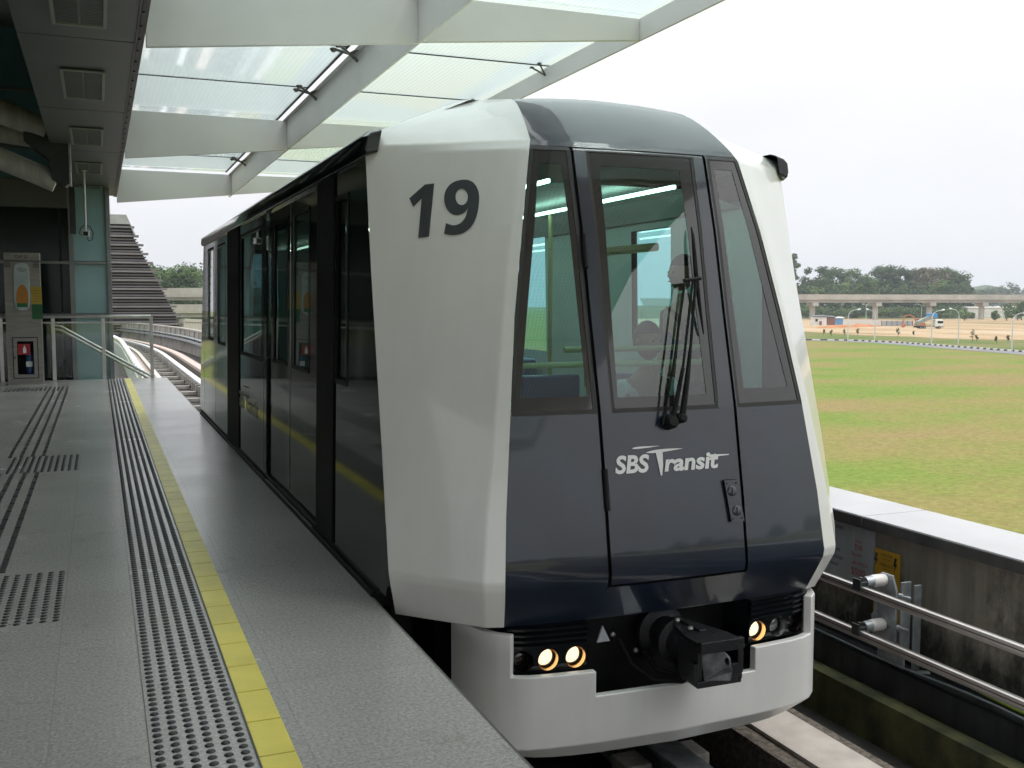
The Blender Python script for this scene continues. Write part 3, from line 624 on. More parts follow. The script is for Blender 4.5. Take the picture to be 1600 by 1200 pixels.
for s in (-1, 1):                                  # draught screens beside the doorway
    for y in ((6.45, 8.8) if s < 0 else ()):
        bh = MB(); bh.box((min(XC + s * .82, XC + s * 1.22), y, .05), (max(XC + s * .82, XC + s * 1.22), y + .04, 1.95)); obj('draught_screen', bh, M['interior'], train)
# ---- bumper with lamp bays and coupler notch
BP = [(0, 4.285), (.46, 4.305), (.70, 4.33), (.80, 4.35), (.876, 4.385), (.94, 4.44), (.985, 4.52), (1.015, 4.62), (1.04, 4.80)]
def bpath(u): a = abs(u); return pw(BP, a)
bu = sorted(set([a for a, b in BP] + [.06, .2, .33, .6, .76, .84, .915, .985]))
bz = [-.72, -.635, -.50, -.40, -.278, -.18, -.075]
for e in (0, 1):
    T = mir(None, e); m = MB(); us = [-u for u in bu[::-1]][:-1] + bu
    def pt(u, z):
        k = pw([(-.72, 1), (-.635, 0), (0, 0)], z) * pw([(0, .075), (.6, .085), (.9, .12), (1.1, .13)], abs(u)); sc = 1 - k * .8
        return T(Vector((XC + u * sc, bpath(u) + k * .8, z)))
    for a, b in zip(us, us[1:]):
        mid = abs((a + b) / 2)
        for c, d in zip(bz, bz[1:]):
            zm = (c + d) / 2
            if mid < .46 and zm > -.40: continue
            if mid < .876 and zm > -.278: continue
            m.add([pt(a, c), pt(b, c), pt(b, d), pt(a, d)], [(0, 1, 2, 3)])
    bump = obj('bumper', m, M['whiteb'], train, weld=.001, solid=.045, offs=-1 if not e else 1, bevel=.008, seg=2, smooth=28, bang=30)
    if e: continue
    cav = MB(); cav.box((XC - .9, 4.62, -.72), (XC + .9, 5.2, -.055)); obj('undercarriage', cav, M['black'], train)
    cav = MB(); cav.box((XC - 1.0, 5.2, -.85), (XC + 1.0, 2 * YM - 5.2, -.06)); obj('underframe', cav, M['black'], train)
    for s in (-1, 1):
        hs_ = MB()
        def hp(u, z, d=0): return Vector((XC + s * u, bpath(u) + .08 + d, z))
        cells = [(.474, .602, .532), (.602, .735, .672), (.735, .872, .797)]; zc, rr = -.224, .053; z0, z1 = -.283, -.165
        for a, b, c in cells:
            n = 32; ring = [(c + rr * cos(2 * pi * i / n), zc + rr * sin(2 * pi * i / n)) for i in range(n)]
            sq = []
            for i in range(n):
                dx, dz = cos(2 * pi * i / n), sin(2 * pi * i / n); k = 1e9
                if dx > 1e-6: k = min(k, (b - c) / dx)
                if dx < -1e-6: k = min(k, (a - c) / dx)
                if dz > 1e-6: k = min(k, (z1 - zc) / dz)
                if dz < -1e-6: k = min(k, (z0 - zc) / dz)
                sq.append((c + dx * k, zc + dz * k))
            vs = [hp(*p) for p in ring] + [hp(*p) for p in sq]; fs = [(i, (i + 1) % n, n + (i + 1) % n, n + i) for i in range(n)]
            for cx, cz in ((a, z0), (b, z0), (a, z1), (b, z1)):
                kk = sorted(range(n), key=lambda i: (sq[i][0] - cx) ** 2 + (sq[i][1] - cz) ** 2)[:2]; vs.append(hp(cx, cz)); fs.append((n + kk[0], n + kk[1], len(vs) - 1))
            hs_.add(vs, fs)
        for i in range(4):                         # ribs above the lamps
            za = -.165 + i * .028
            hs_.add([hp(u, z, dd) for u in (.472, .67, .80, .874) for z, dd in ((za, 0), (za + .008, -.022), (za + .020, -.026), (za + .028, 0))],
                    [(k * 4 + q, k * 4 + q + 1, k * 4 + 5 + q, k * 4 + 4 + q) for k in range(3) for q in range(3)])
        hs_.add([hp(.470, -.283), hp(.470, -.053), hp(.470, -.053, .3), hp(.470, -.283, .3)], [(0, 1, 2, 3)])
        hs_.add([hp(.474, -.050, -.02), hp(.70, -.050, -.02), hp(.874, -.050, -.02), hp(.874, -.050, .2), hp(.474, -.050, .2)], [(0, 1, 2, 3, 4)])
        hous = obj('lamp_housing', hs_, M['gloss'], train, smooth=30)
        for i, (a, b, c) in enumerate(cells):
            kind = ('lit', 'lit' if s < 0 else 'off', 'red')[i]
            base = hp(c, zc); lm = MB()
            lm.lathe([(0, rr), (.03, rr * .97), (.075, rr * .86), (.08, .0)], base + Vector((0, -.001, 0)), (0, 1, 0), 32, cap=False)
            h = obj('headlight', lm, M['gold'] if kind == 'lit' else (M['lensoff'] if kind == 'off' else M['lensred']), hous, smooth=60)
            ls = MB(); ls.lathe([(.075, rr * .80), (.05, rr * .80), (.042, rr * .72), (.036, rr * .45), (.034, .0)], base, (0, 1, 0), 32, cap=False)
            obj('lens', ls, {'lit': M['lens'], 'off': M['lensoff'], 'red': M['lensred']}[kind], h, smooth=60)
            rg = MB(); rg.lathe([(.036, rr * .80), (.036, rr * .87), (.06, rr * .87)], base, (0, 1, 0), 32, cap=False); obj('lens_ring', rg, M['black'], h, smooth=40)
    tr = MB(); tr.prism([(XC - .43, 4.36, -.155), (XC - .36, 4.36, -.155), (XC - .40, 4.36, -.075)], (0, .01, 0)); obj('marker_plate', tr, M['signw'], train)
    # coupler
    cp = MB(); cx, cz = XC + .03, -.205
    cp.lathe([(-.16, .075), (-.05, .085), (0, .085), (.02, .115), (.06, .115), (.08, .09), (.16, .09), (.18, .135), (.22, .135), (.24, .10), (.5, .10)], (cx, 4.34, cz), (0, 1, 0), 28)
    cpl = obj('coupler', cp, M['iron'], train, smooth=40)
    def shrink(mb): mb.v = [(cx + (x - cx) * .88 + .022, 4.25 + (y - 4.25) * .86, cz + .01 + (z - cz - .01) * .86) for x, y, z in mb.v]
    hd_ = MB()
    hd_.prism([(cx - .13, 3.98, cz + .088), (cx + .145, 3.98, cz + .088), (cx + .135, 4.12, cz + .088), (cx + .06, 4.36, cz + .088), (cx - .06, 4.40, cz + .088), (cx - .125, 4.14, cz + .088)], (0, 0, .026)); hd_.box((cx - .13, 4.0, cz - .10), (cx - .10, 4.20, cz + .088)); hd_.box((cx + .115, 3.98, cz - .115), (cx + .145, 4.16, cz + .088)); hd_.prism([(cx - .14, 3.98, cz - .135), (cx + .14, 3.98, cz - .135), (cx + .12, 4.16, cz - .135), (cx + .05, 4.34, cz - .135), (cx - .07, 4.36, cz - .135), (cx - .13, 4.16, cz - .135)], (0, 0, .035)); hd_.box((cx - .02, 4.16, cz + .112), (cx + .03, 4.38, cz + .128))
    hd_.box((cx - .10, 4.17, cz - .10), (cx + .115, 4.20, cz + .085)); hd_.box((cx - .13, 3.965, cz + .06), (cx + .145, 4.0, cz + .125)); hd_.box((cx + .05, 3.975, cz - .10), (cx + .115, 4.24, cz - .02)); hd_.box((cx - .155, 3.99, cz - .11), (cx - .128, 4.06, cz + .0)); hd_.box((cx + .145, 3.985, cz - .08), (cx + .155, 4.05, cz + .04))
    hd_.lathe([(0, .012), (.02, .010)], (cx + .155, 4.01, cz + .06), (1, 0, 0), 10)
    shrink(hd_); obj('coupler_head', hd_, M['iron'], cpl, bevel=.008)
    hn = MB(); pr = [(cx - .085, cz - .10), (cx + .045, cz - .10), (cx + .062, cz - .055), (cx + .055, cz + .025), (cx + .02, cz + .062), (cx - .06, cz + .068), (cx - .095, cz + .03)]
    hl = ell(cx + .028, cz + .008, .014, .022, 14)
    v2, f2 = fill2d([pr, hl]); yf = lambda x, z: 3.935 + max(0, (z - (cz - .02))) * .4 + abs(x - cx - .03) * .55
    hn.add([(x, yf(x, z), z) for x, z in v2], f2); n_ = len(pr)
    hn.add([(x, yf(x, z), z) for x, z in pr] + [(x, 4.14, z) for x, z in pr], [(i, (i + 1) % n_, n_ + (i + 1) % n_, n_ + i) for i in range(n_)]); hn.add([(x, yf(x, z), z) for x, z in hl] + [(x, 4.12, z) for x, z in hl], [(i, (i + 1) % 14, 14 + (i + 1) % 14, 14 + i) for i in range(14)])
    shrink(hn); obj('coupler_horn', hn, mat('worn coupler face', (.12, .125, .135), .42, metal=.4, var=.5, vscale=14, bump=.2, bscale=60), cpl, smooth=25)
    bt = MB()
    for x, y, z in ((cx - .03, 4.2, cz + .115), (cx - .02, 4.34, cz + .115), (cx - .26, 4.58, cz - .0), (cx - .17, 4.5, cz - .07)): bt.lathe([(0, .014), (.012, .012), (.014, .004)], (x, y, z), (0, 0, 1) if z > cz + .1 else (0, -1, 0), 8)
    obj('bolt', bt, M['steel'], cpl)
    ho = MB(); ho.tube([(cx - .24, 4.55, cz - .02), (cx - .22, 4.45, cz - .12), (cx - .14, 4.36, cz - .185), (cx - .02, 4.3, cz - .195), (cx + .06, 4.3, cz - .16)], .011, 8); ho.tube([(cx - .12, 4.5, cz - .08), (cx - .10, 4.4, cz - .15), (cx, 4.34, cz - .17), (cx + .05, 4.34, cz - .12)], .012, 8)
    obj('coupler_hose', ho, M['black'], cpl, smooth=60)
for y in (6.6, 2 * YM - 6.6):
    for s in (-1, 1):
        w = MB(); w.lathe([(-.13, .30), (-.11, .38), (.11, .38), (.13, .30)], (XC + s * 1.0, y, -.63), (1, 0, 0), 28); wo_ = obj('wheel', w, M['tyre'], train, smooth=40)

# ---- people in the cabin
def person(name, label, loc, rz, pose, shirt, legs):
    P = thing(name, label, 'person', loc)
    P.rotation_euler = (0, 0, rz)
    def skin(nm, verts, edges, m, root=0, sub=1):
        me = bpy.data.meshes.new(nm); me.from_pydata([v[:3] for v in verts], edges, []); me.materials.append(m)
        o = bpy.data.objects.new(nm, me); COL.objects.link(o); o.parent = P
        md = o.modifiers.new('skin', 'SKIN'); md.use_smooth_shade = True
        for sv, v in zip(me.skin_vertices[0].data, verts): sv.radius = (v[3], v[4] if len(v) > 4 else v[3]); sv.use_root = False
        me.skin_vertices[0].data[root].use_root = True
        o.modifiers.new('sub', 'SUBSURF').levels = sub; o.modifiers['sub'].render_levels = sub
        return o
    sit = pose == 'sit'
    hz = .50 if sit else .92
    V = [(0, 0, hz, .15, .10), (0, 0, hz + .22, .14, .10), (0, 0, hz + .44, .165, .105), (0, 0, hz + .54, .06), (0, -.01, hz + .62, .055)]
    E_ = [(0, 1), (1, 2), (2, 3), (3, 4)]
    def chain(start, pts):
        a = start
        for p in pts: V.append(p); E_.append((a, len(V) - 1)); a = len(V) - 1
        return a
    for s in (-1, 1):
        if sit: el, wr = (s * .25, -.12, hz + .22), (s * .16, -.34, hz + .17)
        else: el, wr = (s * .26, .02, hz + .18), (s * .25, -.12, hz - .04) if s < 0 else (s * .22, -.16, hz + .40)
        w = chain(2, [(s * .19, 0, hz + .46, .055), (*el, .042), (*wr, .028)])
        d = (Vector(wr) - Vector(el)).normalized(); pm = Vector(wr) + d * .07; V.append((*pm, .033, .018)); E_.append((w, len(V) - 1)); pi_ = len(V) - 1
        sidev = d.cross(Vector((0, 0, 1))).normalized() if abs(d.z) < .9 else Vector((1, 0, 0))
        for k, ln_ in ((-1.5, .058), (-.5, .07), (.5, .075), (1.5, .062)):
            b = pm + sidev * (k * .018) + d * .035; c = b + d * ln_ * .5; e_ = c + d * ln_ * .4 + Vector((0, 0, -.02))
            chain(pi_, [(*b, .0095), (*c, .009), (*e_, .008)])
        b = Vector(wr) + d * .03 + sidev * (-.035 * s); chain(w, [(*b, .011), (*(b + d * .035 + sidev * (-.018 * s)), .009)])
        if sit: chain(0, [(s * .09, -.05, hz, .085), (s * .11, -.44, hz + .02, .058), (s * .11, -.46, .10, .04), (s * .11, -.58, .05, .035)])
        else: chain(0, [(s * .09, 0, hz - .08, .088), (s * .10, -.01, .48, .058), (s * .10, .02, .09, .04), (s * .10, -.13, .05, .035)])
    skin('body', V, E_, M['skin'])
    # shirt over trunk and upper arms
    V2 = [(0, 0, hz + .02, .165, .118), (0, 0, hz + .22, .155, .115), (0, 0, hz + .44, .178, .118), (0, 0, hz + .52, .075)]; E2 = [(0, 1), (1, 2), (2, 3)]
    for s in (-1, 1):
        el = (s * .24, -.07, hz + .26) if sit else (s * .25, .015, hz + .24); V2 += [(s * .20, 0, hz + .46, .066), (*el, .056)]; E2 += [(2, len(V2) - 2), (len(V2) - 2, len(V2) - 1)]
    skin('shirt', V2, E2, shirt)
    V3 = [(0, 0, hz, .16, .115)]; E3 = []
    for s in (-1, 1):
        ch = [(s * .09, -.05, hz, .095), (s * .11, -.44, hz + .02, .07), (s * .11, -.46, .14, .055)] if sit else [(s * .09, 0, hz - .08, .098), (s * .10, -.01, .48, .07), (s * .10, .02, .12, .058)]
        a = 0
        for p in ch: V3.append(p); E3.append((a, len(V3) - 1)); a = len(V3) - 1
    skin('trousers', V3, E3, legs)
    # head: profile with brow, nose, lips, chin; faces -Y
    hc = Vector((0, -.02, hz + .74)); m = MB(); nth, nph = 24, 18
    def hp_(th, ph):
        x = sin(ph) * sin(th); y = -sin(ph) * cos(th); z = cos(ph)
        p = Vector((x * .075, y * .095, z * .118))
        if y < -.2:
            f = max(0, (-y - .2) / .8) * math.exp(-(x * 3.2) ** 2)
            p.y -= .030 * f * math.exp(-((z + .12) / .13) ** 2) + .010 * f * math.exp(-((z + .47) / .09) ** 2) + .014 * f * math.exp(-((z + .80) / .15) ** 2) + .008 * f * math.exp(-((z - .28) / .12) ** 2)
            p.y += .006 * math.exp(-((abs(x) - .38) / .15) ** 2 - ((z - .05) / .1) ** 2)
        if z < -.3: p.x *= 1 - .25 * (-z - .3)
        return hc + p
    m.grid(lambda a, b: hp_(a, b), [2 * pi * i / nth for i in range(nth + 1)], [pi * (.02 + .96 * i / nph) for i in range(nph + 1)])
    for s in (-1, 1): m.lathe([(0, .02), (.008, .032), (.014, .028), (.016, .0)], hc + Vector((s * .070, .015, -.005)), (s, .3, 0), 12, cap=False)
    o = obj('head', MB().add([p for p in m.v], m.f), M['skin'], None, smooth=60); o.parent = P
    fe = MB()
    for s in (-1, 1): fe.lathe([(0, .012), (.004, .008)], hc + Vector((s * .030, -.088, .008)), (0, -1, 0), 10)
    fe.tube([hc + Vector((-.022, -.094, -.055)), hc + Vector((0, -.102, -.054)), hc + Vector((.022, -.094, -.055))], .004, 6); o2 = obj('eyes_and_mouth', fe, M['hair'], None); o2.parent = o
    m = MB(); m.grid(lambda a, b: hc + Vector((sin(b) * sin(a) * .085, -sin(b) * cos(a) * .105 + .012, cos(b) * .130 + .006)), [2 * pi * i / nth for i in range(nth + 1)], [pi * (.02 + .36 * i / 8) for i in range(9)])
    m.grid(lambda a, b: hc + Vector((sin(b) * sin(a) * .085, -sin(b) * cos(a) * .105 + .012, cos(b) * .130 + .006)), [pi * .55 + pi * .9 * i / 12 for i in range(13)], [pi * (.35 + .3 * i / 6) for i in range(7)])
    o = obj('hair', m, M['hair'], None, smooth=60); o.parent = P
    return P
person('person', 'dark haired seated passenger in a white shirt behind the middle windscreen', (XC + .60, 5.72, .02), radians(10), 'sit', M['shirt'], M['trousers'])
person('person', 'standing passenger in a dark shirt seen in profile inside the cabin', (XC + 1.12, 6.12, .05), radians(-88), 'stand', M['stripe'], M['trousers'])

# ================================================================== PLATFORM
pf = MB(); pf.box((-9, -12, -1.2), (1.255, 21.95, 0)); tag(obj('platform', pf, M['granite']), kind='structure')
ed = MB(); ed.box((1.255, -12, -.10), (1.268, 21.95, -.003)); tag(obj('platform_edge_trim', ed, M['grout']), kind='structure')
yl = MB(); tl = .30
for i in range(-8, 73):
    y = i * tl + .04; yl.box((.451, y + .005, .0), (.571, y + tl - .005, .004))
tag(obj('platform_edge_line', yl, M['yellow']), kind='structure')
tj = MB(); tj.box((.444, -2.4, .0), (.4495, 21.9, .003)); tj.box((.116, -2.4, 0), (.119, 21.9, .002)); tag(obj('platform_joint', tj, M['grout']), kind='structure')
def studs(pts, r=.0165, h=.006):
    m = MB(); n = 9
    for x, y in pts:
        vs = []
        for rr_, z in ((r, .0005), (r * .85, h * .7), (r * .45, h)):
            vs += [(x + rr_ * cos(2 * pi * k / n), y + rr_ * sin(2 * pi * k / n), z) for k in range(n)]
        vs.append((x, y, h * 1.05)); fs = []
        for q in range(2):
            for k in range(n): fs.append((q * n + k, q * n + (k + 1) % n, (q + 1) * n + (k + 1) % n, (q + 1) * n + k))
        fs += [(2 * n + k, 2 * n + (k + 1) % n, 3 * n) for k in range(n)]
        m.add(vs, fs)
    return m
tag(obj('tactile_paving', studs([(.147 + .0535 * i, 2.0 + .05 * k) for k in range(397) for i in range(6)]), M['stud'], smooth=60), 'long band of dark round studs beside the yellow line', 'tactile paving')
for lab, y0, y1, x0, nx in (('studded tactile square in the foreground at the left', 5.20, 6.18, -.79, 11), ('studded tactile square crossing the guide bars halfway along the platform', 9.95, 10.95, -.79, 11)):
    tag(obj('tactile_paving', studs([(x0 + .056 * i, y0 + .05 * k) for k in range(int((y1 - y0) / .05) + 1) for i in range(nx)]), M['stud'], smooth=60), lab, 'tactile paving')
def bars(lst):
    m = MB()
    for a, b in lst: m.box((*a, .0005), (*b, .006))
    return m
tag(obj('tactile_paving', bars([((-1.55 + .07 * i, 19.35), (-1.515 + .07 * i, 20.15)) for i in range(15)]), M['stud'], bevel=.002), 'short cross bars of tactile paving in front of the steel cabinet', 'tactile paving')
ys = [6.25 + .31 * k for k in range(12)] + [11.0 + .31 * k for k in range(27)] + [2.0 + .31 * k for k in range(10)]
tag(obj('tactile_paving', bars([((-.86 + .1 * i, y), (-.825 + .1 * i, y + .285)) for y in ys for i in range(4)]), M['stud'], bevel=.002), 'four lines of dark guide bars running along the left of the platform', 'tactile paving')

# ---- ceiling over the platform
sf = thing('platform_ceiling', 'dark grey panelled ceiling strip above the platform', 'ceiling', (-.08, 5, 3.9))
YE = 24.6; seams = [-8.3 + 3.7 * k for k in range(9)] + [YE]
pn = MB()
for a, b in zip(seams, seams[1:]): pn.box((-.60, a + .012, 3.9), (.395, b - .012, 3.96))
obj('ceiling_panel', pn, M['soffit'], sf, bevel=.004)
bk = MB(); bk.box((-.58, -8.2, 3.97), (.38, YE - .02, 4.6)); obj('ceiling_void', bk, M['seam'], sf)
fa = MB(); fa.box((.40, -8.3, 3.88), (.46, YE, 4.62)); obj('fascia', fa, M['fascia'], sf, bevel=.005)
fl = MB(); fl.box((.385, -8.3, 3.885), (.40, YE, 3.93))
for k in range(70): fl.box((.405, -8 + .46 * k, 3.868), (.425, -7.95 + .46 * k, 3.88))
obj('fascia_clip', fl, M['darksteel'], sf)
for i, yc in enumerate((9.1 - 3.7, 8.9, 12.28, 16.0, 19.65, 23.3)):
    if i == 0: continue
    lab = ['', 'slatted ceiling vent nearest the camera, cut by the top of the picture', 'slatted ceiling vent second from the camera', 'slatted ceiling vent third from the camera, beside the dark bracket', 'slatted ceiling vent fourth from the camera', 'slatted ceiling vent farthest from the camera above the security camera'][i]
    v = thing('ceiling_vent', lab, 'vent', (-.075, yc, 3.9), 'vents along the platform ceiling')
    f = MB(); f.holes(lambda x, y: Vector((x, y, 3.885)), -.29, .14, yc - .78, yc + .78, [(-.262, .112, yc - .74, yc + .74)]); obj('vent_frame', f, M['vent'], v, solid=.014, offs=-1)
    g = MB()
    for k in range(30): g.box((-.262, yc - .74 + k * .0495, 3.884), (.112, yc - .74 + k * .0495 + .030, 3.888))
    g.box((-.085, yc - .74, 3.880), (-.065, yc + .74, 3.884)); obj('vent_grille', g, M['soffit'], v)
    b_ = MB(); b_.box((-.262, yc - .74, 3.892), (.112, yc + .74, 3.898)); obj('vent_backing', b_, M['fascia'], v)

# ---- glass canopy over the track
cn = thing('station_canopy', 'pale green steel canopy with frosted glass roof over the track', 'canopy', (2.97, 9.7, 4.0))
YB = [-12.6, -5.2, 2.25, 9.7, 17.1, 24.6]
zt_ = lambda x: 4.50 + .002 * x
for y in YB:
    m = MB(); m.prism([(.46, y, 3.755), (2.955, y, 4.02), (2.955, y, 4.49), (.46, y, 4.50)], (0, .05, 0)); obj('cross_beam', m, M['canopy'], cn, bevel=.006)
    m = MB(); m.prism([(2.985, y, 4.035), (5.395, y, 4.28), (5.395, y, 4.505), (2.985, y, 4.49)], (0, .05, 0)); obj('cross_beam', m, M['canopy'], cn, bevel=.006)
m = MB(); m.prism([(2.955, -13, 4.03), (2.955, 25.2, 4.03), (2.955, 26.2, 4.50), (2.955, -13, 4.50)], (.03, 0, 0)); m.box((2.90, -13, 4.492), (3.04, 26.2, 4.506)); obj('long_beam', m, M['canopy'], cn, bevel=.004)
m = MB(); m.prism([(5.395, -13, 4.28), (5.395, 25.2, 4.28), (5.395, 26.0, 4.51), (5.395, -13, 4.51)], (.03, 0, 0)); obj('edge_beam', m, M['canopy'], cn, bevel=.004)
for yb0, yb1 in zip(YB, YB[1:]):
    for k in range(3):
        a = yb0 + (yb1 - yb0) * k / 3; b = yb0 + (yb1 - yb0) * (k + 1) / 3
        mt = M['perf'] if -6 < yb0 < 0 else M['roofglass']
        for x0, x1 in ((.47, 2.84), (3.08, 5.50)):
            g = MB(); g.box((x0, a + .012, 4.545), (x1, b - .012, 4.56)); obj('roof_panel', g, mt, cn)
        g = MB()
        for x0, x1 in ((.47, 2.84), (3.08, 5.50)):
            if k: g.box((x0, a - .012, 4.534), (x1, a + .012, 4.544))
        if k: obj('panel_seal', g, M['seam'], cn)
        if k and yb0 > 5:
            for xs, s in ((2.93, -1), (5.30, 1)):
                sp_ = MB()
                if s < 0:
                    sp_.tube([(2.955, a, 4.38), (2.86, a, 4.46)], .02, 8)
                    for dx in (-.15, .15):
                        for dy in (-.12, .12): sp_.tube([(2.86, a, 4.46), (2.86 + dx - .02, a + dy, 4.53)], .018, 6); sp_.lathe([(-.03, .02), (0, .045), (.012, .045), (.02, .03)], (2.86 + dx - .02, a + dy, 4.522), (0, 0, 1), 10)
                else:
                    for dy in (-.12, .12): sp_.tube([(5.395, a, 4.42), (5.26, a + dy, 4.53)], .012, 6); sp_.lathe([(0, .03), (.012, .03), (.02, .02)], (5.26, a + dy, 4.522), (0, 0, 1), 10)
                obj('spider_fitting', sp_, M['spider'], cn, smooth=40)
g = MB(); g.box((2.825, -12.6, 4.535), (2.852, 24.6, 4.563)); g.box((3.068, -12.6, 4.535), (3.09, 24.6, 4.563)); obj('glass_edge', g, M['seam'], cn)

# ---- station end wall, roof tubes
ew = thing('glazed_end_wall', 'teal and dark glazed station wall closing the far end of the platform', 'glass wall', (-1, 23, 0))
def panel(mb, x0, x1, z0, z1, y=23.0): mb.box((x0, y, z0), (x1, y + .03, z1))
p1 = MB()
for z0, z1 in ((-1.2, 1.24), (1.31, 2.32), (2.39, 3.99)): panel(p1, -.43, .20, z0, z1)
obj('frosted_pane', p1, M['tealpane'], ew)
p2 = MB()
for x0, x1 in ((-.66 - 1.5 * k, -.52 - 1.5 * k if k == 0 else .80 - 1.5 * k) for k in range(7)):
    for z0, z1 in ((-1.2, 1.24), (1.31, 2.32), (2.39, 3.465)): panel(p2, max(x0, -9), x1, z0, z1)
obj('dark_pane', p2, M['darkglass'], ew)
p3 = MB()
for k in range(6):
    for z0, z1 in ((4.02, 4.62), (4.66, 5.76), (5.80, 7.0)): panel(p3, -9 + 1.4 * k, -7.64 + 1.4 * k, z0, z1)
obj('clerestory_pane', p3, M['tealdark'], ew)
p4 = MB()
for x in (-.52, .20): p4.box((x, 22.94, -1.2), (x + .085, 23.06, 4.0))
for x in (-2.16, -3.66, -5.16, -6.66): p4.box((x, 22.96, -1.2), (x + .06, 23.06, 3.47))
for z in (1.24, 2.32): p4.box((-9, 22.95, z), (-.52, 23.05, z + .06)); p4.box((-.435, 22.95, z), (.20, 23.05, z + .06))
for z in (4.62, 5.76): p4.box((-9, 22.95, z), (-.66, 23.05, z + .05))
obj('mullion', p4, M['mull'], ew, bevel=.004)
p5 = MB(); p5.box((-9, 22.9, 3.455), (-.52, 23.2, 4.01)); p5.box((-9, 23.12, -1.2), (.27, 23.2, 3.455)); obj('spandrel', p5, M['soffit'], ew, bevel=.01)
# added concourse shell left and behind, extents set to darken the platform's left
sw = MB(); sw.box((-9.2, 3, -1.2), (-9.0, 23.2, 7.0)); tag(obj('dimming_wall', sw, M['fascia']), 'unseen dark side wall added to darken the left of the platform', 'wall')
rw = MB(); rw.box((-9.2, 11, 7.0), (.40, 23.4, 7.2)); rw.box((.2, 11, 4.55), (.385, 22.9, 7.0)); rw.box((-9.2, -12, 4.25), (-.585, 11, 4.4)); rw.box((-9.2, 10.85, 4.4), (.40, 11, 7.0)); tag(obj('dimming_roof', rw, M['soffit']), 'mostly unseen concourse roof shaped to darken the left of the platform', 'roof')
br_ = thing('roof_bracket', 'dark steel bracket hanging at the left edge of the ceiling strip', 'bracket', (-.5, 17, 3.9))
m = MB(); m.prism([(-.60, 16.9, 4.35), (-.34, 16.9, 4.35), (-.33, 16.9, 3.32), (-.40, 16.9, 3.27), (-.585, 16.9, 3.36), (-.62, 16.9, 3.66), (-.95, 16.9, 3.92), (-.95, 16.9, 4.05), (-.60, 16.9, 4.0)], (0, .35, 0)); obj('bracket_plate', m, M['darksteel'], br_, bevel=.01)
m = MB(); m.box((-.345, 16.85, 3.30), (-.315, 17.3, 4.0)); obj('flange', m, M['galv'], br_, bevel=.004)
pa, pb = onY(-60, 152, 17), onY(62, 198, 17); pc = onY(-60, 196, 17.3)
m = MB(); m.tube([pb + (pa - pb) * -.1, pb, pa + (pa - pb) * 1.2], [.17, .17, .245], 24); tag(obj('roof_strut', m, M['pipe'], smooth=40), 'upper cream steel tube slanting into the dark roof bracket', 'roof tube')
m = MB(); m.tube([pb + Vector((.1, .1, -.2)), pc + (pa - pb) * 1.0 + Vector((0, .3, -.25))], .12, 20); tag(obj('roof_strut', m, M['pipe'], smooth=40), 'shaded cream tube directly under the upper roof tube', 'roof tube')
pa, pb = onY(-60, 222, 17.1), onY(88, 285, 17.1)
m = MB(); m.tube([pb, pa + (pa - pb) * 1.0], [.155, .17], 24); tag(obj('roof_strut', m, M['pipe'], smooth=40), 'lower cream steel tube slanting down to the foot of the bracket', 'roof tube')
# column below the bracket further on
m = MB(); m.box((-.47, 22.3, 2.9), (-.36, 22.5, 3.9)); tag(obj('hanger_post', m, M['darksteel'], bevel=.01), 'short dark hanger under the ceiling beside the security camera', 'hanger')
# cctv camera
cc = thing('security_camera', 'small security camera hanging on a thin pole from the ceiling', 'camera', (-.16, 20, 2.9))
m = MB(); m.tube([(-.165, 20, 3.9), (-.165, 20, 2.90)], .022, 10); m.lathe([(0, .06), (.02, .06)], (-.165, 20, 3.87), (0, 0, 1), 14); obj('pole', m, M['lamp'], cc, smooth=40)
m = MB(); m.box((-.225, 19.82, 2.70), (-.105, 20.12, 2.80)); m.box((-.235, 19.78, 2.795), (-.095, 20.14, 2.815)); m.box((-.185, 19.97, 2.80), (-.145, 20.03, 2.92)); obj('housing', m, M['lamp'], cc, bevel=.01)
m = MB(); m.box((-.205, 19.805, 2.715), (-.125, 19.825, 2.785)); obj('lens', m, M['darkglass'], cc)
m = MB(); m.tube([(-.15, 20.02, 2.92), (-.08, 20.05, 2.88), (-.04, 20.05, 2.78), (-.06, 20.08, 2.66), (-.12, 20.1, 2.64), (-.15, 20.1, 2.70)], .008, 6); m.tube([(-.18, 20.02, 2.92), (-.25, 20.05, 2.86), (-.27, 20.05, 2.76), (-.2, 20.1, 2.72)], .008, 6); obj('cable', m, M['black'], cc)

# ---- steel cabinet with the extinguisher
cb = thing('service_cabinet', 'tall stainless steel service cabinet at the end of the platform', 'cabinet', (-1.29, 21.1, 0))
YF = 20.95
m = MB(); m.holes(lambda x, z: Vector((x, YF, z)), -1.585, -.985, .0, 2.28, [(-1.435, -1.115, .17, .83)]); m.box((-1.585, YF + .30, 0), (-.985, YF + .32, 2.28)); m.grid(lambda y, z: Vector((-1.585, y, z)), [YF, YF + .3], [0, 2.28]); m.grid(lambda y, z: Vector((-.985, y, z)), [YF, YF + .3], [0, 2.28]); obj('cabinet_shell', m, M['brushed'], cb, weld=True)
m = MB(); m.box((-1.59, YF - .01, 2.30), (-.98, YF + .32, 2.45)); cap_ = obj('cabinet_cap', m, M['brushed'], cb, bevel=.01)
v2, f2 = text2d('CUP 22', .07, 0, .002, align='CENTER'); m = MB(); m.add([(-1.29 + x, YF - .014, 2.35 + z) for x, z in v2], f2); obj('cabinet_number', m, M['ink'], cap_)
for x0, x1 in ((-1.575, -1.47), (-1.10, -.995)):
    m = MB()
    for k in range(4): m.box((x0, YF - .006, 2.175 + k * .027), (x1, YF, 2.188 + k * .027))
    obj('cabinet_louvre', m, M['ink'], cb)
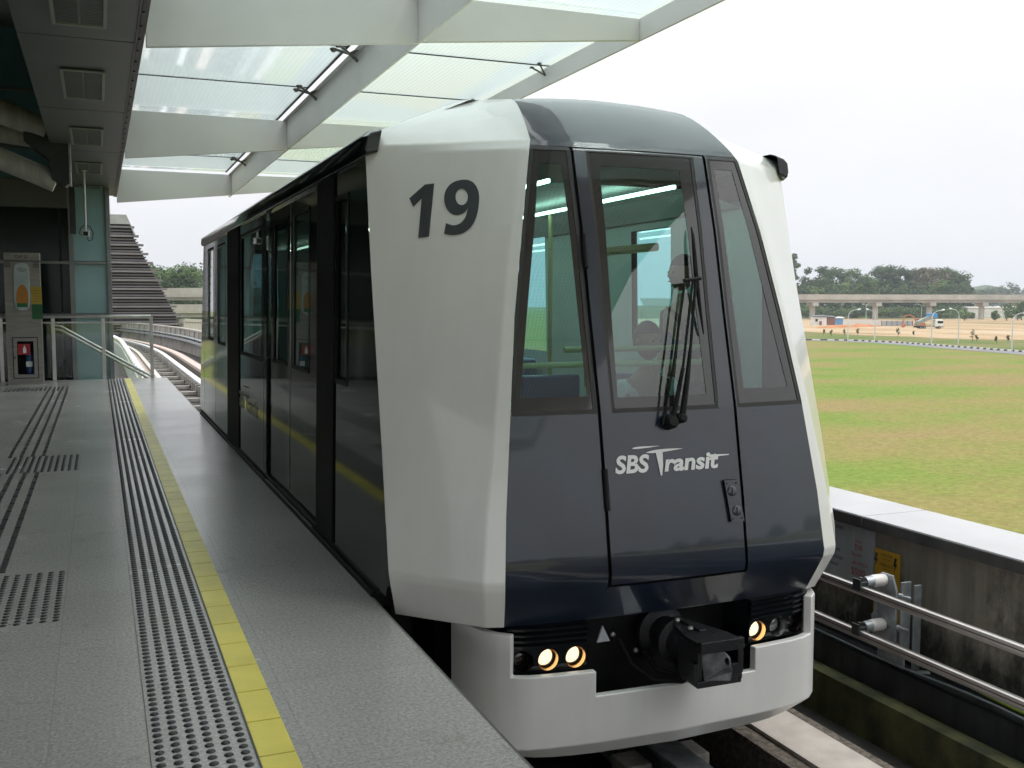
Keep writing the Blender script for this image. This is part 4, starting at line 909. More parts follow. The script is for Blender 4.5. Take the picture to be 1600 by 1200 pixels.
m = MB(); m.holes(lambda x, z: Vector((x, YF - .012, z)), -1.475, -1.075, .13, .87, [(-1.415, -1.135, .19, .81)]); dr_ = obj('cabinet_door', m, M['brushed'], cb, solid=.02, offs=0)
m = MB(); m.holes(lambda x, z: Vector((x, YF - .002, z)), -1.49, -1.06, .115, .885, [(-1.475, -1.075, .13, .87)]); obj('door_seam', m, M['seam'], dr_)
m = MB(); m.box((-1.465, YF - .03, .48), (-1.445, YF - .02, .53)); obj('door_latch', m, M['ink'], dr_)
m = MB(); m.box((-1.435, YF + .22, .17), (-1.115, YF + .24, .83)); obj('cabinet_recess', m, M['seam'], cb)
fx = thing('fire_extinguisher', 'blue fire extinguisher inside the cabinet window', 'fire extinguisher', (-1.22, YF + .12, .19))
m = MB(); m.lathe([(0, .06), (.02, .07), (.36, .07), (.40, .05), (.42, .025), (.46, .025)], (-1.22, YF + .12, .19), (0, 0, 1), 20); obj('cylinder', m, M['seat'], fx, smooth=40)
m = MB(); m.box((-1.275, YF + .045, .33), (-1.165, YF + .05, .43)); obj('instruction_label', m, M['decal'], fx)
m = MB(); m.box((-1.25, YF + .10, .64), (-1.17, YF + .14, .67)); m.tube([(-1.25, YF + .12, .63), (-1.32, YF + .1, .5), (-1.33, YF + .1, .28)], .012, 6); obj('hose', m, M['black'], fx)
sg = thing('extinguisher_sign', 'red extinguisher pictogram sign in the cabinet window', 'sign', (-1.30, YF + .02, .64)); m = MB(); m.box((-1.405, YF + .015, .56), (-1.195, YF + .025, .76)); obj('sign_plate', m, M['red'], sg)
m = MB(); v2, f2 = fill2d([[(-.028, -.07), (.028, -.07), (.028, .02), (.010, .045), (.010, .07), (-.010, .07), (-.010, .045), (-.028, .02)]]); m.add([(-1.29 + x, YF + .012, .66 + z) for x, z in v2], f2); obj('pictogram', m, M['decal'], sg)
ds = thing('wall_dispenser', 'white and orange dispenser shaped poster on the steel cabinet', 'dispenser', (-1.3, YF, 1.44))
body = [(-.125, 0), (.105, 0), (.125, .55), (.12, .72), (.09, .79), (.0, .815), (-.09, .79), (-.13, .72), (-.14, .5)]
m = MB(); v2, f2 = fill2d([smoothloop(body, 4)]); m.prism([(-1.29 + x, YF - .001, 1.44 + z) for x, z in smoothloop(body, 4)], (0, -.04, 0)); obj('dispenser_body', m, mat('pale plastic', (.40, .47, .47), .4), ds, bevel=.01)
m = MB(); q = smoothloop([(-.095, .07), (.075, .07), (.09, .22), (.07, .34), (-.005, .42), (-.08, .34), (-.105, .22)], 4); v2, f2 = fill2d([q]); m.add([(-1.285 + x, YF - .045, 1.44 + z) for x, z in v2], f2); obj('orange_panel', m, mat('orange plastic', (.45, .19, .02), .4), ds)
m = MB(); m.box((-1.385, YF - .046, 1.44), (-1.205, YF - .042, 1.515)); obj('green_band', m, mat('green print', (.02, .13, .04), .5), ds)
m = MB(); q = ell(-1.29, 2.13, .09, .042); m.add([(x, YF - .043, z) for x, z in q], [tuple(range(len(q)))]); obj('oval_badge', m, M['galv'], ds)
nt_ = thing('notice', 'yellow and green notice sheet on the edge of the cabinet', 'notice', (-1.06, YF, 1.3))
m = MB(); m.box((-1.145, YF - .02, 1.50), (-.965, YF - .012, 1.82)); obj('yellow_sheet', m, mat('yellow sheet', (.42, .32, .03), .5), nt_)
m = MB(); m.box((-1.14, YF - .021, 1.22), (-.96, YF - .013, 1.495)); obj('green_sheet', m, mat('green sheet', (.015, .10, .035), .5), nt_)
m = MB()
for k in range(5): m.box((-1.12, YF - .023, 1.54 + k * .05), (-.99, YF - .021, 1.552 + k * .05))
obj('notice_text', m, M['rust'], nt_)
# ---- balustrade and stair rail
bl = thing('glass_balustrade', 'steel and glass balustrade across the end of the platform', 'balustrade', (-1, 22, 0))
YR = 21.9
m = MB(); m.tube([(-6, YR, 1.25), (.985, YR, 1.25)], .035, 12); m.box((-6, YR - .012, 1.12), (.96, YR + .012, 1.15)); obj('top_rail', m, M['steel'], bl, smooth=40)
for x in (.985, .08, -.83, -1.75, -2.7, -3.6): m = MB(); m.box((x - .035, YR - .02, 0), (x + .035, YR + .02, 1.24)); obj('post', m, M['steel'], bl, bevel=.005)
for a, b in ((.12, .94), (-.79, .04), (-1.71, -.87), (-2.66, -1.79), (-3.56, -2.74)): m = MB(); m.box((a, YR - .006, .06), (b, YR + .006, 1.11)); obj('glass_panel', m, M['clear'], bl)
hr = thing('stair_handrail', 'pair of slanting steel handrails beyond the balustrade', 'handrail', (0, 22.5, 0))
for dz in (0, .075): m = MB(); m.tube([onY(80, 508, 22.3) + Vector((0, 0, -dz)), onY(95, 510, 22.3) + Vector((0, 0, -dz)), onY(237, 588, 22.3) + Vector((.0, 0, -dz)), onY(262, 602, 22.3) + Vector((0, 0, -dz))], .028, 12); obj('rail', m, M['steel'], hr, smooth=40)

# ================================================================== GUIDEWAY
SB, RAD = 52.0, 190.0
def GW(s, o, z):
    if s <= SB: return Vector((XC + o, s, z))
    a = (s - SB) / RAD; return Vector((XC - RAD * (1 - cos(a)) + o * cos(a), SB + RAD * sin(a) + o * sin(a), z))
def sweep(prof, s0, s1, ds=3.0, mb=None):
    mb = mb or MB(); n = max(1, int((s1 - s0) / ds)); k = len(prof)
    vs = [GW(lerp(s0, s1, i / n), o, z) for i in range(n + 1) for o, z in prof]
    fs = [(i * k + j_, (i + 1) * k + j_, (i + 1) * k + (j_ + 1) % k, i * k + (j_ + 1) % k) for i in range(n) for j_ in range(k)]
    fs += [tuple(range(k)), tuple(range(n * k, n * k + k))[::-1]]
    return mb.add(vs, fs)
def rect(a, b, c, d): return [(a, c), (b, c), (b, d), (a, d)]
SE = 150
tag(obj('track_bed', sweep(rect(-2.6, 2.9, -1.8, -1.36), -8, SE), M['bed'], weld=True), kind='structure')
for lo, hi, nm in ((.81, 1.34, 0), (-1.34, -.81, 1)):
    tag(obj('track_plinth', sweep(rect(lo, hi, -1.36, -1.045), -8, SE), M['gravel'], weld=True), kind='structure')
    tag(obj('running_strip', sweep(rect(lo + .11, hi - .10, -1.045, -1.02), -8, 24), M['run'], weld=True), kind='structure')
    tag(obj('running_strip', sweep(rect(lo + .11, hi - .10, -1.045, -1.02), 24, SE), M['runpink'], weld=True), kind='structure')
gb = thing('guide_beam', 'steel guide beam running between the wheel tracks', 'guide beam', (XC + .3, 4, -1.3))
m = sweep(rect(.20, .38, -1.03, -1.015), -8, SE); sweep(rect(.28, .30, -1.30, -1.03), -8, SE, mb=m); sweep(rect(.21, .37, -1.33, -1.30), -8, SE, mb=m); obj('beam_rail', m, M['galv'], gb)
for k in range(14):
    m = MB(); y = 4.86 + 1.5 * k; m.box((XC + .40, y, -1.36), (XC + .56, y + .2, -1.09)); m.box((XC + .02, y, -1.36), (XC + .18, y + .2, -1.09)); obj('beam_chair', m, M['concrete'], gb, bevel=.01)
# far rail glittering in the curve, insulator row at the left
fr2 = thing('conductor_rail', 'power rail with a row of bright insulators curving away left beyond the balustrade', 'power rail', (XC - 1.6, 26, -.5))
m = sweep(rect(-1.66, -1.54, -1.30, -.62), 22.5, SE); obj('rail_bar', m, M['galv'], fr2)
for k in range(30):
    m = MB(); p = GW(23 + 1.35 * k, -1.60, -.40); m.lathe([(-.14, .05), (-.05, .09), (.05, .11), (.12, .07), (.15, .0)], p, (0, 0, 1), 12, cap=False); m.box((p.x - .04, p.y - .04, -1.36), (p.x + .04, p.y + .04, -.40)); obj('insulator', m, M['chrome'], fr2, smooth=40)
lk_ = tag(obj('cable_trough', sweep(rect(-1.30 + .37, -1.15 + .37, -.95, -.90), 24, SE), M['run'], weld=True), 'pale cable trough cover curving away beyond the platform end', 'cable trough')
# right wall straight part
pw_ = thing('parapet_wall', 'stained concrete parapet wall with pale coping right of the train', 'wall', (5.1, 5, -1.4))
obj('wall_face', sweep(rect(5.03 - XC, 5.40 - XC, -1.8, -.075), -8, 26, 34), M['stained'], pw_, weld=True)
for k in range(-5, 8):
    a = 5.667 + k * 2.6; m = MB(); m.box((4.985, a + .006, -.075), (5.56, a + 2.594, 0.0)); cp_ = obj('coping', m, M['coping'], pw_, bevel=.006); m = MB(); m.box((4.972, a + .008, -.082), (4.985, a + 2.592, -.008)); obj('coping_shade', m, M['copshade'], cp_)  # thin dark strip added as painted shade on each slab's inner face
# far ribbed parapet on the curve
rp = thing('guideway_parapet', 'ribbed weathered concrete parapet of the curving guideway behind the train', 'parapet', (5.1, 30, -1.2))
obj('parapet_panel', sweep(rect(2.42, 2.6, -2.2, -.02), 26, SE), M['concrete'], rp, weld=True); obj('parapet_cap', sweep(rect(2.36, 2.66, -.02, .06), 26, SE), M['concrete'], rp, weld=True)
m = MB()
for k in range(62):
    s = 27 + 2.0 * k; p = GW(s, 2.36, -1); q = GW(s + .35, 2.36, -1); r_ = GW(s + .35, 2.44, -1); t_ = GW(s, 2.44, -1)
    m.prism([(p.x, p.y, -.75), (q.x, q.y, -.75), (r_.x, r_.y, -.75), (t_.x, t_.y, -.75)], (0, 0, .73))
obj('parapet_rib', m, M['concrete'], rp)
m = sweep(rect(2.05, 2.2, -.62, -.50), 26, SE); sweep(rect(2.1, 2.35, -.40, -.36), 26, SE, mb=m); obj('side_rail', m, M['galv'], rp)
tag(obj('far_guide_rail', sweep(rect(.20, .40, -1.012, -.95), 26, SE), mat('bright worn rail', (.66, .66, .68), .4, metal=.3), weld=True), 'bright worn guide rail curving away behind the train', 'guide rail')
m = MB()
for k in range(70):
    s_ = 26 + .8 * k; m.prism([GW(s_, .12, -1.30), GW(s_ + .22, .12, -1.30), GW(s_ + .22, .48, -1.30), GW(s_, .48, -1.30)], (0, 0, .27))
    if k % 3 == 0: m.prism([GW(s_, -.7, -1.34), GW(s_ + .25, -.7, -1.34), GW(s_ + .25, .75, -1.34), GW(s_, .75, -1.34)], (0, 0, .10))
obj('beam_tie', m, M['concrete'], gb)
# right side: kerb, guide beam, cables, conductor rails
tag(obj('track_kerb', sweep(rect(4.60 - XC, 4.72 - XC, -1.36, -1.06), -8, 26, 34), M['moss'], weld=True), kind='structure')
sgb = thing('side_guide_beam', 'dark steel side guide beam with cables along the parapet', 'guide beam', (4.75, 5, -1.0))
m = MB(); m.box((4.725, -8, -1.06), (4.755, 26, -.86)); m.box((4.725, -8, -.875), (4.86, 26, -.86)); obj('beam_web', m, M['beam'], sgb, bevel=.004)
m = MB(); m.box((4.86, -8, -.92), (4.89, 26, -.82)); obj('beam_back', m, M['beam'], sgb)
wob = lambda y, a: .012 * sin(y * 1.3 + a) + .006 * sin(y * 4.1 + a)
for nm_, x, z, mt, r_, a in (('green_cable', 4.80, -.80, 'cablegrn', .009, 0), ('grey_cable', 4.735, -.835, 'cablegry', .006, 2), ('grey_cable', 4.875, -.80, 'cablegry', .007, 4)):
    m = MB(); m.tube([(x + wob(y / 4, a) * 1.6, y / 4, z + wob(y / 4, a + 1) * .8) for y in range(-8, 60)], r_, 6); obj(nm_, m, M[mt], sgb, smooth=60)
m = MB(); m.tube([(4.80, 4.35, -.80), (4.80, 4.5, -.80)], .014, 8); obj('cable_joint', m, M['black'], sgb)
for z, lab in ((-.335, 'upper aluminium power rail in front of the parapet'), (-.625, 'lower aluminium power rail in front of the parapet')):
    cr_ = thing('power_rail', lab, 'power rail', (4.5, 5, z))
    pr = [(-.022, -.028), (.022, -.028), (.026, -.012), (.022, .025), (.009, .030), (.005, .023), (-.005, .023), (-.009, .030), (-.022, .025), (-.026, -.012)]
    m = MB(); m.prism([(4.5 + x, -8, z + q) for x, q in pr], (0, 34, 0)); obj('rail_body', m, M['alum'], cr_)
    m = MB(); m.box((4.472, -8, z + .002), (4.4765, 26, z + .008)); obj('contact_groove', m, mat('rail groove', (.12, .07, .06), .5), cr_)
def bracket(y, lab):
    b = thing('rail_bracket', lab, 'rail bracket', (4.8, y, -1.3))
    m = MB(); m.box((4.76, y - .12, -1.3), (4.775, y + .12, -.62)); m.prism([(4.70, y - .10, -.70), (4.70, y + .10, -.70), (4.70, y + .12, -.55), (4.70, y + .06, -.50), (4.70, y + .10, -.36), (4.70, y + .04, -.25), (4.70, y - .06, -.25), (4.70, y - .10, -.34)], (.02, 0, 0)); m.box((4.72, y - .13, -.75), (4.80, y - .115, -.28)); m.box((4.72, y + .10, -.75), (4.80, y + .115, -.34))
    m.box((4.80, y - .16, -1.35), (4.86, y - .145, -.30)); obj('bracket_plate', m, M['galv'], b, bevel=.004)
    for z in (-.29, -.585):
        m = MB(); m.lathe([(0, .036), (.02, .041), (.095, .041), (.11, .036)], (4.585, y, z), (1, 0, 0), 24); i_ = obj('insulator', m, M['porcelain'], b, smooth=40)
        m = MB(); m.lathe([(0, .034), (.055, .038)], (4.535, y, z), (1, 0, 0), 18); obj('insulator_collar', m, M['galv'], i_, smooth=40); m = MB(); m.lathe([(0, .035), (.012, .035)], (4.695, y, z), (1, 0, 0), 18); obj('insulator_collar', m, M['galv'], i_, smooth=40)
        m = MB(); m.box((4.47, y - .03, z - .02), (4.54, y + .03, z + .01)); m.box((4.465, y - .035, z - .045), (4.478, y + .035, z + .03)); m.box((4.49, y - .012, z + .01), (4.515, y + .012, z + .035)); obj('rail_clamp', m, M['darksteel'], i_, bevel=.004)
    m = MB()
    for z, yy in ((-.36, y - .16), (-.57, y - .15), (-.58, y - .02)): m.lathe([(0, .018), (.03, .018), (.03, .010), (.08, .010)], (4.69, yy + .02, z), (.3, -1, 0), 8)
    for z, yy in ((-.86, y - .2), (-.93, y - .26), (-1.0, y - .1)): m.tube([(4.80, yy, z), (5.0, yy - .12, z + .01)], .016, 8)
    obj('bolt', m, M['galv'], b)
bracket(5.12, 'galvanised bracket with two white insulators below the yellow sign')
# signs on the wall
s1 = thing('warning_sign', 'grey multilingual fine notice on the parapet wall reading $500', 'sign', (5.02, 6, -.3))
m = MB(); m.box((5.012, 5.575, -.55), (5.022, 7.1, -.10)); obj('sign_plate', m, M['signw'], s1)
def wtext(body, y, z, h, m_, par, bold=.0, xx=5.009):
    v2, f2 = text2d(body, h / .72, 0, bold); q = MB(); q.add([(xx, y - x, z + w) for x, w in v2], f2); obj('sign_text', q, m_, par)
for tx, y, z in (('ks stops', 6.02, -.145), ('iap berhenti', 6.12, -.315), ('perkhid', 6.02, -.375), ('berhenti', 6.08, -.43)): wtext(tx, y, z, .030, M['ink'], s1)
for tx, y, z, h in (('Fine', 5.76, -.21, .026), ('罚款', 5.77, -.262, .032), ('Denda', 5.80, -.312, .028), ('அபராதம்', 5.80, -.37, .026), ('$500', 5.80, -.447, .052)): wtext(tx, y, z, h, M['red'], s1, .0)
s2 = thing('warning_sign', 'yellow high voltage danger sign beside the grey notice', 'sign', (5.02, 5.45, -.5))
m = MB(); m.box((5.008, 5.322, -.80), (5.016, 5.562, -.205)); obj('sign_plate', m, M['signy'], s2)
for tx, z, h in (('DANGER', -.245, .020), ('High voltage', -.268, .011), ('MERBAHAYA', -.315, .017), ('Voltan tinggi', -.338, .011), ('危险', -.385, .020), ('高压电', -.408, .012), ('அபாயம்', -.455, .018), ('உயர் மின்னழுத்தம்', -.478, .011)):
    v2, f2 = text2d(tx, h / .72, 0, 0, align='CENTER'); q = MB(); q.add([(5.005, 5.442 - x, z + w) for x, w in v2], f2); obj('sign_text', q, M['ink'], s2)
bolt = [(.35, 1), (.75, 1), (.52, .60), (.80, .60), (.30, 0), (.42, .42), (.12, .42)]
for yc in (5.545, 5.36):
    m = MB(); v2, f2 = fill2d([bolt]); m.add([(5.005, yc - (x - .45) * .055, -.335 + z * .10) for x, z in v2], f2); obj('bolt_symbol', m, M['ink'], s2)

# ================================================================== FIELD AND FAR SURROUNDINGS
ZG = -7.5
g = MB(); n = 40
g.grid(lambda a, b: Vector((a, b, ZG)), [-2600 + 5200 * i / n for i in range(n + 1)], [-2600 + 5600 * i / n for i in range(n + 1)])
tag(obj('grass_field', g, M['grass']), kind='structure')
def sheet(name, pix, m, z, ztop):
    v2 = [onZ(x, y, z) for x, y in pix]; tri = fill2d([[(p.x, p.y) for p in v2]]); q = MB(); q.add([(x, y, ztop) for x, y in tri[0]], tri[1]); return tag(obj(name, q, m), kind='structure')
sheet('verge', [(900, 522), (1268, 531.5), (1340, 533), (1400, 535.5), (1500, 543), (1600, 550.5), (1720, 560), (1720, 520), (1600, 520), (1400, 515), (900, 510)], M['verge'], ZG, ZG + .02)
sheet('sand_ground', [(900, 505), (1268, 519), (1300, 521), (1342, 523.6), (1420, 526), (1476, 529), (1512, 530.6), (1600, 531.5), (1750, 536), (1750, 497.5), (1600, 497.3), (1400, 497.8), (1268, 498), (900, 498)], M['sand'], ZG, ZG + .04)
# road and striped kerb
kp = [(1230, 531.6), (1300, 532.2), (1340, 533.2), (1400, 536), (1450, 539.6), (1500, 543.4), (1550, 547.2), (1600, 551), (1700, 559)]
K3 = [onZ(x, y, ZG) for x, y in kp]
rd = MB(); kb_ = MB()
for a, b in zip(K3, K3[1:]):
    na = Vector((-1, .25, 0)).normalized()
    rd.add([a + Vector((0, 0, .05)), b + Vector((0, 0, .05)), b + na * 5.5 + Vector((0, 0, .05)), a + na * 5.5 + Vector((0, 0, .05))], [(0, 1, 2, 3)])
    kb_.add([a + Vector((0, 0, .05)), b + Vector((0, 0, .05)), b + Vector((0, 0, .36)), a + Vector((0, 0, .36)), a + Vector((.5, 0, .36)), b + Vector((.5, 0, .36))], [(0, 1, 2, 3), (3, 2, 5, 4)])
tag(obj('road', rd, M['asphalt']), kind='structure'); tag(obj('road_kerb', kb_, M['kerbm']), kind='structure')
# street lamps
def lamp(px, py, top, arm, lab):
    p = onZ(px, py, ZG); d = (p - EYE).dot(FW); h = (py - top) / FPX * d
    o = thing('street_lamp', lab, 'street lamp', p, 'street lamps along the far roads')
    m = MB(); w = arm / FPX * d; q = [p + Vector((0, 0, 0)), p + Vector((0, 0, h * .55)), p + Vector((0, 0, h * .78))]
    for t in (.2, .45, .7, 1): a = t * pi / 2; q.append(p + RT * (w * .75 * (1 - cos(a))) + Vector((0, 0, h * (.78 + .20 * sin(a)))))
    q.append(p + RT * (w * .85) + Vector((0, 0, h * .985)))
    m.tube(q, [.13, .11, .09, .07, .06, .06, .06, .06], 8); obj('lamp_post', m, M['lamp'], o, smooth=50)
    m = MB(); e0 = p + RT * (w * .78) + Vector((0, 0, h * .975)); e1 = p + RT * (w * 1.15) + Vector((0, 0, h)); m.tube([e0, e0.lerp(e1, .4), e0.lerp(e1, .8), e1], [.09, .24, .2, .06], 8); obj('lamp_head', m, M['lamph'], o, smooth=50)
for a in ((1324.5, 534, 483, 17, 'street lamp in front of the white hoarding, arm to the right'), (1366.5, 533.5, 483, -13, 'street lamp left of the second viaduct pier, arm to the left'), (1455, 540, 484, 17, 'street lamp in front of the tipper truck'), (1497, 537.5, 482, -14, 'street lamp on the bare sand right of the truck, arm to the left'), (1580.5, 552, 487, 26, 'large nearest street lamp at the right edge of the field')): lamp(*a)
for a in ((1353, 500, 475, -6, 'small far lamp under the viaduct between the first two piers'), (1439.5, 500, 475, -6, 'small far lamp behind the excavator'), (1524, 500, 474, -5, 'small far lamp between the two right hand piers')): lamp(*a)
# viaduct
def viaduct(name, lab, pix, zs, dist, piers, pw__=2.2, hw_=4.5):
    A, B = (EYE + ray(pix[0], 475) * (dist[0] / ray(pix[0], 475).dot(FW)), EYE + ray(pix[1], 475) * (dist[1] / ray(pix[1], 475).dot(FW)))
    o = thing(name, lab, 'viaduct', (A.x, A.y, ZG)); d = (B - A).normalized(); nrm = Vector((-d.y, d.x, 0)); Ln = (B - A).length
    if nrm.dot(FW) < 0: nrm = -nrm
    def bx(l0, l1, w0, w1, z0, z1):
        m = MB(); q = [A + d * l0 + nrm * w0, A + d * l1 + nrm * w0, A + d * l1 + nrm * w1, A + d * l0 + nrm * w1]; m.prism([(p.x, p.y, z0) for p in q], (0, 0, z1 - z0)); return m
    zt__, zm, z0 = zs
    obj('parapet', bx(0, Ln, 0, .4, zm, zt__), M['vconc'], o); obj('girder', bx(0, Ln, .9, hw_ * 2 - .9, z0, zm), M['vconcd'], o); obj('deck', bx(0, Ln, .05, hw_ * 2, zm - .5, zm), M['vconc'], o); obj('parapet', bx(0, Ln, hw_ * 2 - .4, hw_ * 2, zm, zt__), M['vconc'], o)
    for px in piers:
        r = ray(px, 475); t = ((A - EYE).cross(d).z) / (r.cross(d).z); P_ = EYE + r * t; l = (P_ - A).dot(d)
        pr_ = obj('pier', bx(l - pw__ / 2, l + pw__ / 2, hw_ - 1.2, hw_ + 1.2, ZG - 1, z0 - 1.6), M['vconc'], o); obj('pier_cap', bx(l - pw__ * .8, l + pw__ * .8, .3, hw_ * 2 - .3, z0 - 2.0, z0), M['vconc'], pr_)
    return o
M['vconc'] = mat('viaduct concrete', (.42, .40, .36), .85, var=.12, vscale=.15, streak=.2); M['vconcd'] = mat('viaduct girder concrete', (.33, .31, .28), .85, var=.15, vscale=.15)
viaduct('viaduct', 'long pale concrete viaduct on piers crossing behind the field', (1060, 1760), (6.9, 4.3, 2.3), (560, 600), (1195, 1275, 1374, 1459, 1541, 1600, 1665))
viaduct('viaduct', 'upper concrete viaduct deck glimpsed between the louvres and the train', (180, 420), (6.2, 4.0, 2.6), (300, 300), (380,))
viaduct('viaduct', 'lower concrete viaduct deck in the gap left of the train', (180, 420), (1.4, -.4, -2.0), (270, 270), (390,))
# louvred structure on the left
lv = thing('louvred_screen', 'grey sloping louvred structure beyond the end of the platform', 'louvred structure', (2, 88, -1))
def lx(z): return pw([(-1.2, 6.05), (.45, 6.05), (7.1, 2.8), (7.9, 2.45), (8.6, 2.2)], z)
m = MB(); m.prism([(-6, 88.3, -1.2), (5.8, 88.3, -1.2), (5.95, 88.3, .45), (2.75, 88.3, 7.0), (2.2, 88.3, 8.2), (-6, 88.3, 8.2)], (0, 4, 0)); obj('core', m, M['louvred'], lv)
m = MB(); big = MB(); k = 0; z = -.9
while z < 7.7:
    x1 = lx(z); (big if k % 3 == 0 else m).box((-6, 87.6 if k % 3 == 0 else 87.9, z), (x1 + (.28 if k % 3 == 0 else 0), 88.3, z + (.16 if k % 3 == 0 else .11))); z += .235; k += 1
obj('slats', m, M['louvre'], lv); obj('ledge_slats', big, M['louvre'], lv)
m = MB(); m.prism([(-6, 87.5, 7.85), (2.55, 87.5, 7.85), (2.85, 87.5, 7.0), (2.95, 87.5, 7.05), (2.3, 87.5, 8.6), (-6, 87.5, 8.6)], (0, 5, 0)); obj('cap', m, M['capm'], lv)
m = MB(); m.prism([(6.1, 88, -1.2), (6.1, 88, .25), (14, 96, -.2), (14, 96, -1.6)], (.4, -.4, 0)); m.prism([(6.1, 88, .0), (6.6, 87.6, .05), (14.4, 95.6, -.4), (14, 96, -.4)], (0, 0, .25)); tag(obj('side_parapet', m, M['vconc']), 'grey parapet falling away right of the louvred structure', 'parapet')

# ------------------------------------------------------------------ vegetation
def leafcloud(seed, lobes, nleaf, size, squash=.8):
    r = random.Random(seed); m = MB()
    tot = sum(l[3] ** 2 for l in lobes)
    for (x, y, z, rad) in lobes:
        k = int(nleaf * rad ** 2 / tot)
        for _ in range(k):
            v = Vector((r.gauss(0, 1), r.gauss(0, 1), r.gauss(0, 1))).normalized(); q = r.random() ** .35
            if v.z < -.35: q *= .75
            p = Vector((x, y, z)) + Vector((v.x * rad * q, v.y * rad * q, v.z * rad * q * squash))
            nrm = (v + Vector((r.uniform(-.7, .7), r.uniform(-.7, .7), r.uniform(-.2, .9)))).normalized(); a = nrm.orthogonal().normalized(); b = nrm.cross(a)
            an = r.uniform(0, 6.28); a, b = a * cos(an) + b * sin(an), b * cos(an) - a * sin(an); s = size * r.uniform(.5, 1.25)
            m.add([p - a * s, p - b * s * .55 + a * s * .2, p + a * s, p + b * s * .55 - a * s * .15], [(0, 1, 2, 3)])
    return m
LG = [leafmat('leaves dark', (.028, .055, .018), (.06, .105, .03)), leafmat('leaves mid', (.035, .072, .020), (.085, .14, .036)), leafmat('leaves brownish', (.06, .062, .03), (.11, .10, .05)), leafmat('leaves pale', (.06, .11, .028), (.12, .19, .05))]
def make_tree(name, lab, loc, h, w, seed, lm, nleaf=1500, leaf=1.0, group=None, trunkf=.35, sparse=False, low=.32):
    r = random.Random(seed); o = thing(name, lab, 'tree', loc, group)
    t = MB(); top = Vector((r.uniform(-.5, .5), r.uniform(-.5, .5), h * .72)); L0 = Vector(loc)
    t.tube([L0 + Vector((0, 0, -1)), L0 + Vector((0, 0, h * trunkf)), L0 + top], [h * .022 + .05, h * .017 + .03, h * .006 + .01], 8)
    lobes = []; nl = 15 if not sparse else 16
    for i in range(nl):
        a = r.uniform(0, 6.28); rr_ = w * .5 * r.uniform(.1, .78); z = h * r.uniform(low, .90); k = 1 - .5 * max(0, (z / h - .6)) / .4
        lobes.append((L0.x + rr_ * cos(a) * k, L0.y + rr_ * sin(a) * k, L0.z + z, w * r.uniform(.14, .30) * (.62 if sparse else 1)))
    lobes.append((L0.x, L0.y, L0.z + h * .88, w * .18)); lobes.append((L0.x, L0.y, L0.z + h * .5, w * .36))
    for l in lobes[:6]: t.tube([L0 + Vector((0, 0, h * trunkf)), L0.lerp(Vector(l[:3]), .55) + Vector((0, 0, h * .15)), Vector(l[:3])], [h * .010 + .02, h * .007 + .015, .02], 5)
    obj('trunk', t, M['trunk'], o, smooth=50); obj('crown', leafcloud(seed + 1, lobes, nleaf, leaf), lm, o)
    return o
# hill behind the viaduct
hl = MB()
def hillz(a, b): return ZG - 1.0 + 11.0 * math.exp(-((b - 720) / 95) ** 2) * (1 / (1 + math.exp((a - 905 - (b - 640) * .35) / 22))) * (1 if a > 150 else max(0, (a - 60) / 90))
def P2(px, dist): r = ray(px, 475); return EYE + r * (dist / r.dot(FW))
def hz_at(px, d):
    return ZG - .3 + 8.0 * max(0, min(1, (d - 640) / 70)) * max(0, min(1, (1512 - px) / 30))
hl.grid(lambda px, d: Vector((P2(px, d).x, P2(px, d).y, hz_at(px, d))), [940 + 15 * i for i in range(45)], [632, 650, 670, 690, 720, 780])
tag(obj('hill', hl, M['hill']), kind='structure')
protos = []
def wood(px, d, h, w, v, lab, grp, scale=1):
    p = P2(px, d); p.z = hz_at(px, d) - .5
    return make_tree('broadleaf_tree', lab, p, h, w, int(px * 7 + d), LG[v], group=grp)
gA = 'trees of the wood behind the viaduct'
# skyline given by the wood: (pixel column, skyline row)
sky_t = [(1180, 402), (1215, 398), (1240, 398), (1262, 421), (1285, 419), (1305, 424), (1327, 424), (1352, 430), (1372, 419), (1390, 417), (1408, 420), (1425, 421), (1442, 418), (1460, 419), (1478, 420), (1494, 427), (1505, 437), (1512, 448)]
labs = {1240: 'tall loose tree standing highest at the left end of the wood beside the train', 1390: 'tree with a spiky top in the middle of the wood skyline', 1460: 'broad brownish tree on the right part of the wood skyline', 1442: 'brown tinged tree beside the broad one on the wood skyline', 1512: 'last low tree at the right end of the wood'}
for i, (px, row) in enumerate(sky_t):
    d = 720 + R.uniform(-15, 25); p = P2(px, d); zt2 = 1.5 + (475 - row) / FPX * d; p.z = hz_at(px, d) - 1
    h = (zt2 - p.z) * (1.10 if px < 1340 else 1.04); v = 2 if px in (1425, 1442, 1460) else R.choice((0, 0, 1))
    make_tree('broadleaf_tree', labs.get(px, 'dark broadleaf tree in the skyline row of the wood behind the viaduct'), p, h, (9 if px == 1240 else R.uniform(17, 23)), 100 + i, LG[v], 2600, .95, gA, low=.22 if px != 1240 else .55)
for i in range(22):
    px = 1195 + i * 14.5 + R.uniform(-5, 5); d = 668 + R.uniform(-10, 25); p = P2(px, d); p.z = hz_at(px, d) - 1; row = R.uniform(432, 455) if px < 1490 else R.uniform(450, 462)
    zt2 = 1.5 + (475 - row) / FPX * d
    make_tree('broadleaf_tree', 'mid green broadleaf tree in the front row of the wood behind the viaduct', p, zt2 - p.z, R.uniform(11, 16), 200 + i, LG[R.choice((0, 1, 1, 3))], 1200, 1.0, gA, low=.2)
